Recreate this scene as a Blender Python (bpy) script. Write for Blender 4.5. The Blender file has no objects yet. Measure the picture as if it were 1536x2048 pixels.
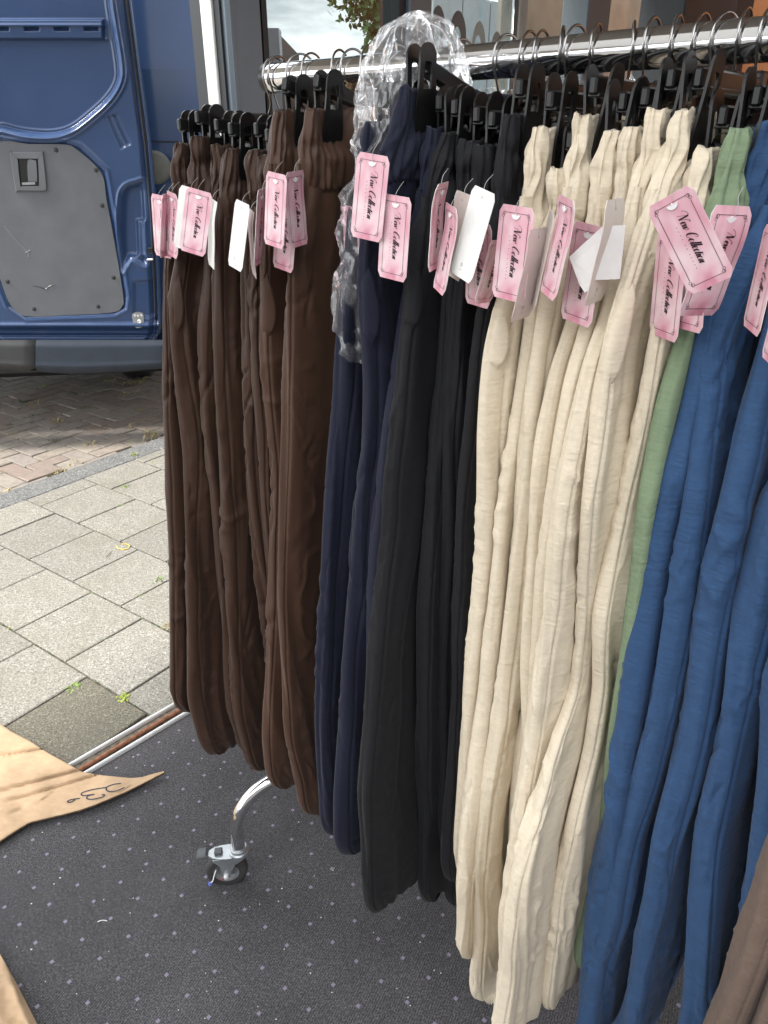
import bpy, bmesh, math, random
import numpy as np
from mathutils import Vector, Matrix
R = math.radians
random.seed(7); RNG = np.random.default_rng(7)
scene = bpy.context.scene
COL = scene.collection

# ------------------------------------------------------------------ camera
F = 1500.0; CX, CY = 768.0, 1024.0; HOR = 290.0; CH = 1.55
PITCH = math.atan((CY - HOR) / F)
cam_d = bpy.data.cameras.new('camera'); cam = bpy.data.objects.new('camera', cam_d); COL.objects.link(cam)
cam.location = (0, 0, CH); cam.rotation_euler = (math.pi/2 - PITCH, 0, 0)
cam_d.sensor_fit = 'VERTICAL'; cam_d.sensor_height = 36.0; cam_d.lens = F / 2048 * 36.0
cam_d.clip_start = 0.02; cam_d.clip_end = 1500
scene.camera = cam

# ------------------------------------------------------------------ light
SUN_AZ, SUN_EL = R(-104), R(50)          # azimuth measured from +Y towards +X
SKY_STRENGTH, EXPOSURE = 0.15, 2.40
world = bpy.data.worlds.new('World'); scene.world = world; world.use_nodes = True
wn = world.node_tree; wn.nodes.clear()
w_out = wn.nodes.new('ShaderNodeOutputWorld'); w_bg = wn.nodes.new('ShaderNodeBackground')
w_sky = wn.nodes.new('ShaderNodeTexSky'); w_sky.sky_type = 'NISHITA'; w_sky.sun_disc = False
w_sky.sun_elevation = SUN_EL; w_sky.sun_rotation = SUN_AZ
w_tc = wn.nodes.new('ShaderNodeTexCoord'); w_map = wn.nodes.new('ShaderNodeMapping')
w_map.inputs['Scale'].default_value = (1, 1, 3.2)
w_noise = wn.nodes.new('ShaderNodeTexNoise'); w_noise.inputs['Scale'].default_value = 4.6; w_noise.inputs['Detail'].default_value = 7
w_noise.inputs['Roughness'].default_value = 0.55
w_ramp = wn.nodes.new('ShaderNodeValToRGB')
w_ramp.color_ramp.elements[0].position = 0.20; w_ramp.color_ramp.elements[0].color = (0.45, 0.45, 0.45, 1)
w_ramp.color_ramp.elements[1].position = 0.50; w_ramp.color_ramp.elements[1].color = (1, 1, 1, 1)
w_ramp2 = wn.nodes.new('ShaderNodeValToRGB')
w_ramp2.color_ramp.elements[0].position = 0.36; w_ramp2.color_ramp.elements[0].color = (1.15, 1.25, 1.32, 1)
w_ramp2.color_ramp.elements[1].position = 0.62; w_ramp2.color_ramp.elements[1].color = (6.6, 6.7, 6.8, 1)
w_mix = wn.nodes.new('ShaderNodeMixRGB')
L = wn.links.new
L(w_tc.outputs['Generated'], w_map.inputs['Vector']); L(w_map.outputs['Vector'], w_noise.inputs['Vector'])
L(w_noise.outputs['Fac'], w_ramp.inputs['Fac']); L(w_noise.outputs['Fac'], w_ramp2.inputs['Fac'])
L(w_ramp.outputs['Color'], w_mix.inputs['Fac']); L(w_sky.outputs['Color'], w_mix.inputs['Color1']); L(w_ramp2.outputs['Color'], w_mix.inputs['Color2'])
L(w_mix.outputs['Color'], w_bg.inputs['Color']); w_bg.inputs['Strength'].default_value = SKY_STRENGTH
L(w_bg.outputs['Background'], w_out.inputs['Surface'])

sun_d = bpy.data.lights.new('sun', 'SUN'); sun_d.energy = 1.3; sun_d.angle = R(10.0); sun_d.color = (1.0, 0.95, 0.87)
sun = bpy.data.objects.new('sun', sun_d); COL.objects.link(sun)
sdir = Vector((math.sin(SUN_AZ)*math.cos(SUN_EL), math.cos(SUN_AZ)*math.cos(SUN_EL), math.sin(SUN_EL)))
sun.rotation_euler = sdir.to_track_quat('Z', 'Y').to_euler(); sun.location = sdir*20

vs = scene.view_settings
scene.display_settings.display_device = 'sRGB'
vs.view_transform = 'Standard'; vs.look = 'None'; vs.gamma = 1.0; vs.exposure = EXPOSURE; vs.use_curve_mapping = False
scene.render.engine = 'CYCLES'
scene.cycles.max_bounces = 8; scene.cycles.transparent_max_bounces = 16; scene.cycles.diffuse_bounces = 3
scene.cycles.glossy_bounces = 4; scene.cycles.caustics_reflective = False; scene.cycles.caustics_refractive = False

# ------------------------------------------------------------------ maths helpers
def ray(px, py):
    a = (px - CX) / F; b = (CY - py) / F
    return np.array([a, math.cos(PITCH) + math.sin(PITCH)*b, -math.sin(PITCH) + math.cos(PITCH)*b])
CAM = np.array([0, 0, CH])
def at_z(px, py, z=0.0):
    d = ray(px, py); return CAM + d*((z - CH)/d[2])
def at_plane(px, py, q, n):
    d = ray(px, py); q = np.asarray(q, float); n = np.asarray(n, float)
    return CAM + d*(((q - CAM) @ n)/(d @ n))
RAIL_TH = R(49.0)
RE = np.array([math.sin(RAIL_TH), -math.cos(RAIL_TH), 0.0])      # along the rail towards the near end
RN = np.array([-math.cos(RAIL_TH), -math.sin(RAIL_TH), 0.0])     # from the rail towards the camera
UP = np.array([0, 0, 1.0])
RAIL_Z = CH + 0.10
R0 = np.array([0.307, 1.012, RAIL_Z])
PV_TH = R(-54.3)
PO = np.array([math.sin(PV_TH), math.cos(PV_TH), 0.0])           # out of the shop
PA = np.array([PO[1], -PO[0], 0.0])                               # along the shop front
def pv(a, o, z=0.0): return PA*a + PO*o + UP*z

def perlin(x, y, seed):
    rg = np.random.default_rng(seed); perm = rg.permutation(256); perm = np.concatenate([perm, perm]); ang = rg.random(256)*2*np.pi
    x, y = np.broadcast_arrays(np.asarray(x, float), np.asarray(y, float))
    xi = np.floor(x).astype(int); yi = np.floor(y).astype(int); xf = x - xi; yf = y - yi
    u = xf*xf*xf*(xf*(xf*6-15)+10); v = yf*yf*yf*(yf*(yf*6-15)+10)
    def g(ix, iy, dx, dy):
        h = perm[perm[ix & 255] + (iy & 255)]; return np.cos(ang[h])*dx + np.sin(ang[h])*dy
    n00 = g(xi, yi, xf, yf); n10 = g(xi+1, yi, xf-1, yf); n01 = g(xi, yi+1, xf, yf-1); n11 = g(xi+1, yi+1, xf-1, yf-1)
    return ((n00*(1-u)+n10*u)*(1-v) + (n01*(1-u)+n11*u)*v)*1.5

# ------------------------------------------------------------------ object helpers
def link(o, parent=None):
    COL.objects.link(o)
    if parent is not None: o.parent = parent
    return o
def tag(o, label=None, cat=None, group=None, kind=None):
    if label: o['label'] = label
    if cat: o['category'] = cat
    if group: o['group'] = group
    if kind: o['kind'] = kind
    return o
def mesh_np(name, V, faces, mats, smooth=True, fmat=None):
    """faces: int array (n,k) of equal-size faces, or list of such arrays"""
    me = bpy.data.meshes.new(name); V = np.asarray(V, np.float32).reshape(-1, 3)
    if not isinstance(faces, list): faces = [faces]
    faces = [np.asarray(f, np.int32) for f in faces if len(f)]
    me.vertices.add(len(V)); me.vertices.foreach_set('co', V.ravel())
    nl = sum(f.size for f in faces); nf = sum(len(f) for f in faces)
    me.loops.add(nl); me.polygons.add(nf)
    me.loops.foreach_set('vertex_index', np.concatenate([f.ravel() for f in faces]))
    tot = np.concatenate([np.full(len(f), f.shape[1], np.int32) for f in faces])
    st = np.concatenate([[0], np.cumsum(tot)[:-1]]).astype(np.int32)
    me.polygons.foreach_set('loop_start', st); me.polygons.foreach_set('loop_total', tot)
    me.polygons.foreach_set('use_smooth', np.full(nf, smooth))
    for m in (mats if isinstance(mats, (list, tuple)) else [mats]): me.materials.append(m)
    if fmat is not None: me.polygons.foreach_set('material_index', np.asarray(fmat, np.int32))
    me.update(calc_edges=True); me.validate(); return me
def obj(name, me, parent=None):
    return link(bpy.data.objects.new(name, me), parent)
def grid_faces(nv, nu, closed=False, base=0):
    i = np.arange(nv-1)[:, None]; j = np.arange(nu if closed else nu-1)[None, :]
    j2 = (j+1) % nu; a = i*nu + j; b = i*nu + j2; c = (i+1)*nu + j2; d = (i+1)*nu + j
    return np.stack([a, d, c, b], -1).reshape(-1, 4) + base
def rel(V, o): return np.asarray(V, float) - np.asarray(o, float)
def empty(name, loc, rz=0.0):
    o = bpy.data.objects.new(name, None); o.empty_display_size = 0.1; o.location = loc; o.rotation_euler = (0, 0, rz); return link(o)
class MB:
    """collects simple solids into one mesh"""
    def __init__(s): s.V = []; s.Fq = []; s.Ft = []; s.n = 0; s.Fn = []
    def add(s, V, F):
        V = np.asarray(V, float).reshape(-1, 3)
        for f in F: s.Fn.append([i + s.n for i in f])
        s.V.append(V); s.n += len(V)
    def box(s, c, sx, sy, sz, ax=None, bev=0.0):
        ax = np.eye(3) if ax is None else np.asarray(ax, float); c = np.asarray(c, float); h = np.array([sx, sy, sz])/2
        b = min(bev, h.min()*0.9)
        if b <= 0:
            P = np.array([[x, y, z] for z in (-1, 1) for y in (-1, 1) for x in (-1, 1)])*h
            Fs = [(0, 2, 3, 1), (4, 5, 7, 6), (0, 1, 5, 4), (2, 6, 7, 3), (0, 4, 6, 2), (1, 3, 7, 5)]
            s.add(c + P @ ax, Fs); return
        P = []; idx = {}
        for sx_ in (-1, 1):
            for sy_ in (-1, 1):
                for sz_ in (-1, 1):
                    for k in range(3):
                        v = np.array([sx_, sy_, sz_])*h; w = np.array([sx_, sy_, sz_], float)*b; w[k] = 0
                        idx[(sx_, sy_, sz_, k)] = len(P); P.append(v - w)
        Fs = []
        for k in range(3):
            i, j = [q for q in range(3) if q != k]
            for sg in (-1, 1):
                loop = []
                for (a, d) in ((-1, -1), (1, -1), (1, 1), (-1, 1)):
                    key = [0, 0, 0]; key[k] = sg; key[i] = a; key[j] = d; loop.append(idx[(*key, k)])
                if (sg > 0) != (k != 1): loop = loop[::-1]
                Fs.append(loop)
        for k in range(3):
            i, j = [q for q in range(3) if q != k]
            for a in (-1, 1):
                for d in (-1, 1):
                    def kk(m, which):
                        key = [0, 0, 0]; key[k] = m; key[i] = a; key[j] = d; return idx[(*key, which)]
                    Fs.append([kk(-1, i), kk(1, i), kk(1, j), kk(-1, j)])
        for a in (-1, 1):
            for d in (-1, 1):
                for e in (-1, 1): Fs.append([idx[(a, d, e, 0)], idx[(a, d, e, 1)], idx[(a, d, e, 2)]])
        s.add(c + np.array(P) @ ax, Fs)
    def tube(s, pts, r, n=8, caps=True, closed=False):
        pts = np.asarray(pts, float); m = len(pts); r = np.full(m, r) if np.isscalar(r) else np.asarray(r, float)
        T = np.gradient(pts, axis=0)
        if closed: T = np.roll(pts, -1, 0) - np.roll(pts, 1, 0)
        T /= np.linalg.norm(T, axis=1)[:, None] + 1e-12
        ref = np.array([0, 0, 1.0]) if abs(T[0][2]) < 0.9 else np.array([1.0, 0, 0])
        A = np.cross(T[0], ref); A /= np.linalg.norm(A); th = np.arange(n)/n*2*np.pi; V = []
        for i in range(m):
            A = A - T[i]*(A @ T[i]); A /= np.linalg.norm(A) + 1e-12; B = np.cross(T[i], A)
            V.append(pts[i] + r[i]*(np.cos(th)[:, None]*A + np.sin(th)[:, None]*B))
        V = np.concatenate(V); Fs = [list(f) for f in grid_faces(m, n, True)]
        if closed: Fs += [[(m-1)*n+j, j, (j+1) % n, (m-1)*n+(j+1) % n] for j in range(n)]
        elif caps: Fs += [list(range(n)), list(range((m-1)*n+n-1, (m-1)*n-1, -1))]
        s.add(V, Fs)
    def lathe(s, prof, c, axis, n=24):
        """prof: (radius, height along axis)"""
        axis = np.asarray(axis, float); axis = axis/np.linalg.norm(axis); ref = np.array([0, 0, 1.0]) if abs(axis[2]) < .9 else np.array([1.0, 0, 0])
        A = np.cross(axis, ref); A /= np.linalg.norm(A); B = np.cross(axis, A); th = np.arange(n)/n*2*np.pi
        V = np.concatenate([np.asarray(c) + axis*h + r_*(np.cos(th)[:, None]*A + np.sin(th)[:, None]*B) for r_, h in prof])
        s.add(V, [list(f) for f in grid_faces(len(prof), n, True)])
    def prism(s, poly, d):
        """poly: (n,3) planar outline, d: extrusion vector"""
        poly = np.asarray(poly, float); n = len(poly); V = np.concatenate([poly, poly + np.asarray(d, float)])
        s.add(V, [list(range(n))[::-1], list(range(n, 2*n))] + [[i, (i+1) % n, (i+1) % n+n, i+n] for i in range(n)])
    def build(s, name, m, parent=None, smooth=False, origin=None, auto=None):
        V = np.concatenate(s.V)
        if origin is not None: V = V - np.asarray(origin, float)
        by = {}
        for f in s.Fn: by.setdefault(len(f), []).append(f)
        me = mesh_np(name, V, [np.array(v) for v in by.values()], m, smooth)
        bm = bmesh.new(); bm.from_mesh(me); bmesh.ops.recalc_face_normals(bm, faces=bm.faces)
        if auto is not None:
            for e in bm.edges:
                if len(e.link_faces) == 2 and e.calc_face_angle(0) > auto: e.smooth = False
        bm.to_mesh(me); bm.free()
        o = obj(name, me, parent)
        if origin is not None and parent is None: o.location = origin
        return o
def smooth_poly(pts, n=8, closed=False):
    P = np.asarray(pts, float); m = len(P); out = []
    for i in range(m if closed else m-1):
        p0 = P[(i-1) % m] if closed or i > 0 else 2*P[0]-P[1]; p1 = P[i]; p2 = P[(i+1) % m]
        p3 = P[(i+2) % m] if closed or i+2 < m else 2*P[-1]-P[-2]
        for t in np.arange(n)/n:
            out.append(0.5*((2*p1)+(p2-p0)*t+(2*p0-5*p1+4*p2-p3)*t*t+(3*p1-p0-3*p2+p3)*t**3))
    if not closed: out.append(P[-1])
    return np.array(out)

# ------------------------------------------------------------------ materials
def nt_new(name):
    m = bpy.data.materials.new(name); m.use_nodes = True; nt = m.node_tree
    return m, nt, nt.nodes['Principled BSDF']
def add(nt, t, **kw):
    n = nt.nodes.new(t)
    for k, v in kw.items():
        if k in n.inputs: n.inputs[k].default_value = v
        else: setattr(n, k, v)
    return n
def ramp(nt, fac, stops):
    r_ = nt.nodes.new('ShaderNodeValToRGB'); el = r_.color_ramp.elements
    while len(el) < len(stops): el.new(0.5)
    for e, (p, c) in zip(el, stops): e.position = p; e.color = (*c, 1) if len(c) == 3 else c
    nt.links.new(fac, r_.inputs['Fac']); return r_.outputs['Color']
def coords(nt, which='Object', scale=(1, 1, 1), rot=(0, 0, 0), loc=(0, 0, 0)):
    tc = nt.nodes.new('ShaderNodeTexCoord'); mp = nt.nodes.new('ShaderNodeMapping')
    mp.inputs['Scale'].default_value = scale; mp.inputs['Rotation'].default_value = rot; mp.inputs['Location'].default_value = loc
    nt.links.new(tc.outputs[which], mp.inputs['Vector']); return mp.outputs['Vector']
def mix(nt, fac, a, b, mode='MIX'):
    n = nt.nodes.new('ShaderNodeMixRGB'); n.blend_type = mode
    for i, v in ((0, fac), (1, a), (2, b)):
        if hasattr(v, 'is_linked'): nt.links.new(v, n.inputs[i])
        else: n.inputs[i].default_value = v if i == 0 else ((*v, 1) if len(v) == 3 else v)
    return n.outputs[0]
def bump(nt, bsdf, h, strength=0.3, dist=0.002, prev=None):
    b = nt.nodes.new('ShaderNodeBump'); b.inputs['Strength'].default_value = strength; b.inputs['Distance'].default_value = dist
    nt.links.new(h, b.inputs['Height'])
    if prev is not None: nt.links.new(prev, b.inputs['Normal'])
    if bsdf is not None: nt.links.new(b.outputs['Normal'], bsdf.inputs['Normal'])
    return b.outputs['Normal']
def noise(nt, vec, scale, detail=3, rough=0.5):
    n = nt.nodes.new('ShaderNodeTexNoise'); n.inputs['Scale'].default_value = scale; n.inputs['Detail'].default_value = detail
    n.inputs['Roughness'].default_value = rough; nt.links.new(vec, n.inputs['Vector']); return n.outputs['Fac']
def simple(name, col, rough=0.5, metal=0.0, nscale=None, namp=0.15, bstr=0.0, spec=None, coat=0.0):
    m, nt, b = nt_new(name); b.inputs['Roughness'].default_value = rough; b.inputs['Metallic'].default_value = metal
    b.inputs['Base Color'].default_value = (*col, 1)
    if spec is not None: b.inputs['Specular IOR Level'].default_value = spec
    if coat: b.inputs['Coat Weight'].default_value = coat; b.inputs['Coat Roughness'].default_value = 0.05
    if nscale:
        v = coords(nt); f = noise(nt, v, nscale, 5)
        c = ramp(nt, f, [(0.3, tuple(x*(1-namp) for x in col)), (0.7, tuple(min(1, x*(1+namp)) for x in col))])
        nt.links.new(c, b.inputs['Base Color'])
        if bstr: bump(nt, b, f, bstr, 0.002)
    return m
def fabric(name, col, rough=0.85, crepe=0.5, slub=0.08, sheen=0.15, fine=1.0):
    m, nt, b = nt_new(name); b.inputs['Roughness'].default_value = rough; b.inputs['Specular IOR Level'].default_value = 0.25
    b.inputs['Sheen Weight'].default_value = sheen; b.inputs['Sheen Roughness'].default_value = 0.4
    v1 = coords(nt, scale=(38, 38, 230)); n1 = noise(nt, v1, 1.0, 3, 0.6)
    v2 = coords(nt, scale=(9, 9, 60)); n2 = noise(nt, v2, 1.0, 4, 0.6)
    v3 = coords(nt, scale=(420, 420, 420)); n3 = noise(nt, v3, 1.0, 1)
    mk = noise(nt, coords(nt, scale=(7, 7, 5)), 1.0, 2)
    c = ramp(nt, n1, [(0.25, tuple(x*(1-slub*1.4) for x in col)), (0.75, tuple(min(1, x*(1+slub)) for x in col))])
    c = mix(nt, 0.5, c, ramp(nt, n2, [(0.3, tuple(x*(1-slub) for x in col)), (0.7, tuple(min(1, x*(1+slub)) for x in col))]))
    n4 = noise(nt, coords(nt, scale=(150, 150, 330)), 1.0, 2, 0.6); c = mix(nt, 1.0, c, ramp(nt, n4, [(0.3, (1-slub*0.75,)*3), (0.7, (1+slub*0.6,)*3)]), 'MULTIPLY')
    nt.links.new(c, b.inputs['Base Color'])
    ml = nt.nodes.new('ShaderNodeMath'); ml.operation = 'MULTIPLY'; nt.links.new(n2, ml.inputs[0])
    nt.links.new(ramp(nt, mk, [(0.42, (0.15,)*3), (0.62, (1.0,)*3)]), ml.inputs[1])
    p = bump(nt, None, ml.outputs[0], min(1, 0.6*crepe), 0.005)
    p = bump(nt, None, n1, min(1, 0.75*crepe), 0.0026, p); bump(nt, b, n3, 0.25*fine, 0.0006, p)
    return m

M = {}
M['brown'] = fabric('brown_cloth', (0.051, 0.0262, 0.0170), 0.52, 0.12, 0.05, 0.12)
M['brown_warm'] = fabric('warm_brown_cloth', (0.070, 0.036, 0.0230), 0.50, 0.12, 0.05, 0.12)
M['navy'] = fabric('navy_cloth', (0.0105, 0.0122, 0.0265), 0.75, 0.35, 0.10, 0.10)
M['black'] = fabric('black_cloth', (0.0105, 0.0105, 0.0125), 0.75, 0.3, 0.10, 0.06)
M['beige'] = fabric('beige_cloth', (0.70, 0.605, 0.465), 0.9, 0.62, 0.06, 0.05)
M['green'] = fabric('sage_cloth', (0.205, 0.27, 0.165), 0.9, 0.7, 0.08, 0.08)
M['blue'] = fabric('blue_cloth', (0.033, 0.076, 0.168), 0.85, 0.6, 0.10, 0.08)
M['taupe'] = fabric('taupe_cloth', (0.155, 0.108, 0.083), 0.9, 0.6, 0.08, 0.08)
M['chrome'] = simple('chrome', (0.80, 0.80, 0.81), 0.08, 1.0)
M['wire'] = simple('hook_wire', (0.36, 0.35, 0.34), 0.25, 1.0)
M['zinc'] = simple('zinc_plate', (0.36, 0.38, 0.395), 0.36, 0.7, 40, 0.12)
M['plastic'] = simple('black_plastic', (0.0085, 0.0085, 0.009), 0.36, 0, 120, 0.2)
M['rubber'] = simple('grey_rubber', (0.034, 0.032, 0.032), 0.7, 0, 60, 0.25)
M['lever'] = simple('lever_plastic', (0.07, 0.075, 0.08), 0.5, 0, 60, 0.15)

# ================================================================== ground and paving
def speckle(name, base, lo, hi, sc, rough=0.9, objvar=0.12, dirt=(0.3, 0.27, 0.2), bstr=0.5):
    m, nt, b = nt_new(name); b.inputs['Roughness'].default_value = rough; b.inputs['Specular IOR Level'].default_value = 0.25
    v = coords(nt, 'Object'); geo = nt.nodes.new('ShaderNodeNewGeometry')
    vor = nt.nodes.new('ShaderNodeTexVoronoi'); vor.inputs['Scale'].default_value = sc; nt.links.new(geo.outputs['Position'], vor.inputs['Vector'])
    sep = nt.nodes.new('ShaderNodeSeparateColor'); nt.links.new(vor.outputs['Color'], sep.inputs['Color'])
    c = ramp(nt, sep.outputs[0], [(0.0, lo), (0.45, base), (0.85, base), (1.0, hi)])
    f = noise(nt, geo.outputs['Position'], sc*0.9, 2); c = mix(nt, 0.35, c, ramp(nt, f, [(0.35, lo), (0.6, hi)]))
    big = noise(nt, geo.outputs['Position'], 5.0, 5, 0.65); c = mix(nt, ramp(nt, big, [(0.45, (0, 0, 0)), (0.75, (0.45,)*3)]), c, dirt)
    oi = nt.nodes.new('ShaderNodeObjectInfo'); rr = ramp(nt, oi.outputs['Random'], [(0, (1-objvar,)*3), (1, (1+objvar*0.5,)*3)])
    c = mix(nt, 1.0, c, rr, 'MULTIPLY'); nt.links.new(c, b.inputs['Base Color'])
    bump(nt, b, vor.outputs['Distance'], bstr, 0.003); return m
M['tile'] = speckle('concrete_tile', (0.216, 0.204, 0.178), (0.092, 0.086, 0.074), (0.400, 0.384, 0.340), 190, dirt=(0.163, 0.150, 0.116))
M['tile_damp'] = speckle('stained_tile', (0.100, 0.094, 0.075), (0.044, 0.042, 0.034), (0.272, 0.248, 0.192), 230, dirt=(0.10, 0.094, 0.075))
M['kerb'] = speckle('kerb_concrete', (0.124, 0.124, 0.124), (0.040, 0.040, 0.042), (0.352, 0.352, 0.344), 150, dirt=(0.2, 0.2, 0.18))
def brick_mat():
    m, nt, b = nt_new('clay_brick'); b.inputs['Roughness'].default_value = 0.78
    oi = nt.nodes.new('ShaderNodeObjectInfo'); geo = nt.nodes.new('ShaderNodeNewGeometry')
    wn2 = nt.nodes.new('ShaderNodeTexWhiteNoise'); wn2.noise_dimensions = '1D'; nt.links.new(oi.outputs['Random'], wn2.inputs['W'])
    isl = nt.nodes.new('ShaderNodeMath'); isl.operation = 'ADD'; nt.links.new(oi.outputs['Random'], isl.inputs[0]); nt.links.new(geo.outputs['Random Per Island'], isl.inputs[1])
    fr = nt.nodes.new('ShaderNodeMath'); fr.operation = 'FRACT'; nt.links.new(isl.outputs[0], fr.inputs[0])
    c = ramp(nt, fr.outputs[0], [(0.0, (0.232, 0.176, 0.150)), (0.25, (0.284, 0.241, 0.202)), (0.5, (0.258, 0.228, 0.211)), (0.75, (0.310, 0.280, 0.228)), (1.0, (0.249, 0.181, 0.155))])
    f = noise(nt, geo.outputs['Position'], 22, 5, 0.65); c = mix(nt, ramp(nt, f, [(0.42, (0, 0, 0)), (0.66, (0.7,)*3)]), c, (0.146, 0.129, 0.120))
    g = noise(nt, geo.outputs['Position'], 240, 2); c = mix(nt, 0.25, c, ramp(nt, g, [(0.3, (0.08, 0.07, 0.06)), (0.7, (0.30, 0.25, 0.20))]))
    nt.links.new(c, b.inputs['Base Color']); bump(nt, b, f, 0.4, 0.004); return m
M['brick'] = brick_mat()
M['sand'] = simple('joint_sand', (0.095, 0.085, 0.062), 0.95, 0, 60, 0.5, 0.3)
M['asphalt'] = simple('asphalt', (0.06, 0.06, 0.06), 0.9, 0, 90, 0.3, 0.3)
ROAD_Z = -0.045

def sheet(name, corners, z, m, label=None):
    me = mesh_np(name, [[c[0], c[1], z] for c in corners], np.array([[0, 1, 2, 3]]), m, False); return tag(obj(name, me), kind='structure')
sheet('ground', [(-500, -500), (500, -500), (500, 500), (-500, 500)], -0.12, M['asphalt'])
def pvq(a0, a1, o0, o1): return [pv(a0, o0), pv(a1, o0), pv(a1, o1), pv(a0, o1)]
pavement = sheet('pavement', pvq(-5, 9, 1.2, 3.42), -0.013, M['sand'])
road = sheet('road', pvq(-5, 9, 3.42, 9.5), ROAD_Z - 0.012, M['sand'])

def slab_mesh(name, sx, sy, sz, ch, m, seed=0, wob=0.0):
    """flat slab with a chamfered top edge, top at z=0"""
    r_ = np.random.default_rng(seed); P = []
    for (z, ins) in ((-sz, 0), (-ch, 0), (0, ch)):
        for (a, b) in ((-1, -1), (1, -1), (1, 1), (-1, 1)):
            P.append([a*(sx/2-ins)+r_.normal(0, wob), b*(sy/2-ins)+r_.normal(0, wob), z])
    Fq = [[8, 9, 10, 11]]
    for k in (0, 4): Fq += [[k+i, k+(i+1) % 4, k+(i+1) % 4+4, k+i+4] for i in range(4)]
    return mesh_np(name, P, np.array(Fq), m, False)
tile_me = [slab_mesh('tile', 0.3130, 0.2955, 0.04, 0.0025, M['tile'], k, 0.0007) for k in range(3)]
tile_damp = slab_mesh('tile', 0.3130, 0.2945, 0.04, 0.0025, M['tile_damp'], 9, 0.0005)
col_off = [1.92, 1.75, 1.88, 1.705]
for k in range(-9, 10):
    a = 1.025 + 0.3205*(k-1) + 0.16025
    base = {0: 1.92, 1: 1.747, 2: 1.88, 3: 1.705}.get(k, 1.75 if k % 2 else 1.90)
    o = base - 0.303*2
    while o < 3.33:
        o1 = min(o + 0.303, 3.344); ln = o1 - o
        if o1 > 1.40 and ln > 0.03:
            damp = (k == 0 and abs(o - (1.92-0.303)) < 0.02)
            t = obj('tile', tile_damp if damp else random.choice(tile_me), pavement)
            t.location = pv(a, o + ln/2, random.uniform(-0.0015, 0.001)); t.scale = (1, (ln-0.0065)/0.2955, 1)
            t.rotation_euler = (random.gauss(0, 0.002), random.gauss(0, 0.002), math.atan2(PA[1], PA[0]) + random.gauss(0, 0.004))
            if damp: t['label'] = 'darker stained paving tile'
        o += 0.303
kerb_me = slab_mesh('kerb_stone', 0.994, 0.166, 0.12, 0.006, M['kerb'], 4)
for k in range(-5, 7):
    t = obj('kerb_stone', kerb_me, pavement); t.location = pv(1.5+k+0.5, 3.432, -0.002); t.rotation_euler = (0, 0, math.atan2(PA[1], PA[0]))
# herringbone brick road
BU = 0.1085
brick_me = [slab_mesh('brick', 2*BU-0.0065, BU-0.0065, 0.05, 0.004, M['brick'], 20+k, 0.0016) for k in range(4)]
cand = []
for i in range(-60, 80):
    for j in range(0, 54):
        d = (i - j) % 4
        if d not in (0, 3): continue
        if d == 0: ca, co, rot = (i+1)*BU, 3.525+(j+0.5)*BU, 0
        else: ca, co, rot = (i+0.5)*BU, 3.525+(j+1)*BU, math.pi/2
        if not (-4.8 < ca < 8.8): continue
        P = pv(ca, co); q = P - CAM; fw = q[1]*math.cos(PITCH) - q[2]*math.sin(PITCH)
        px = CX + F*q[0]/fw; py = CY - F*(q[1]*math.sin(PITCH)+q[2]*math.cos(PITCH))/fw
        vis = (-60 < px < 345 and 700 < py < 1020)
        cand.append((0 if vis else 1, fw, ca, co, rot))
cand.sort()
rest_V = []; rest_F = []; nb = 0
for n_, (inv, fw, ca, co, rot) in enumerate(cand):
    z = ROAD_Z + random.gauss(0, 0.0018) - max(0, (3.62-co))*0.02; rz = math.atan2(PA[1], PA[0]) + rot + random.gauss(0, 0.012)
    rx, ry = random.gauss(0, 0.012), random.gauss(0, 0.008)
    if n_ < 295:
        t = obj('brick', random.choice(brick_me), road); t.location = pv(ca, co, z); t.rotation_euler = (rx, ry, rz)
    elif fw < 9:
        me = brick_me[n_ % 4]; Mx = Matrix.Translation(pv(ca, co, z)) @ Matrix.Rotation(rz, 4, 'Z')
        rest_V.append(np.array([Mx @ v.co for v in me.vertices])); nb += 1
fb = np.array([list(p.vertices) for p in brick_me[0].polygons])
me = mesh_np('paving_bricks', np.concatenate(rest_V), np.concatenate([fb + 12*k for k in range(nb)]), M['brick'], False)
tag(obj('paving_bricks', me, road), kind='stuff')

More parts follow.
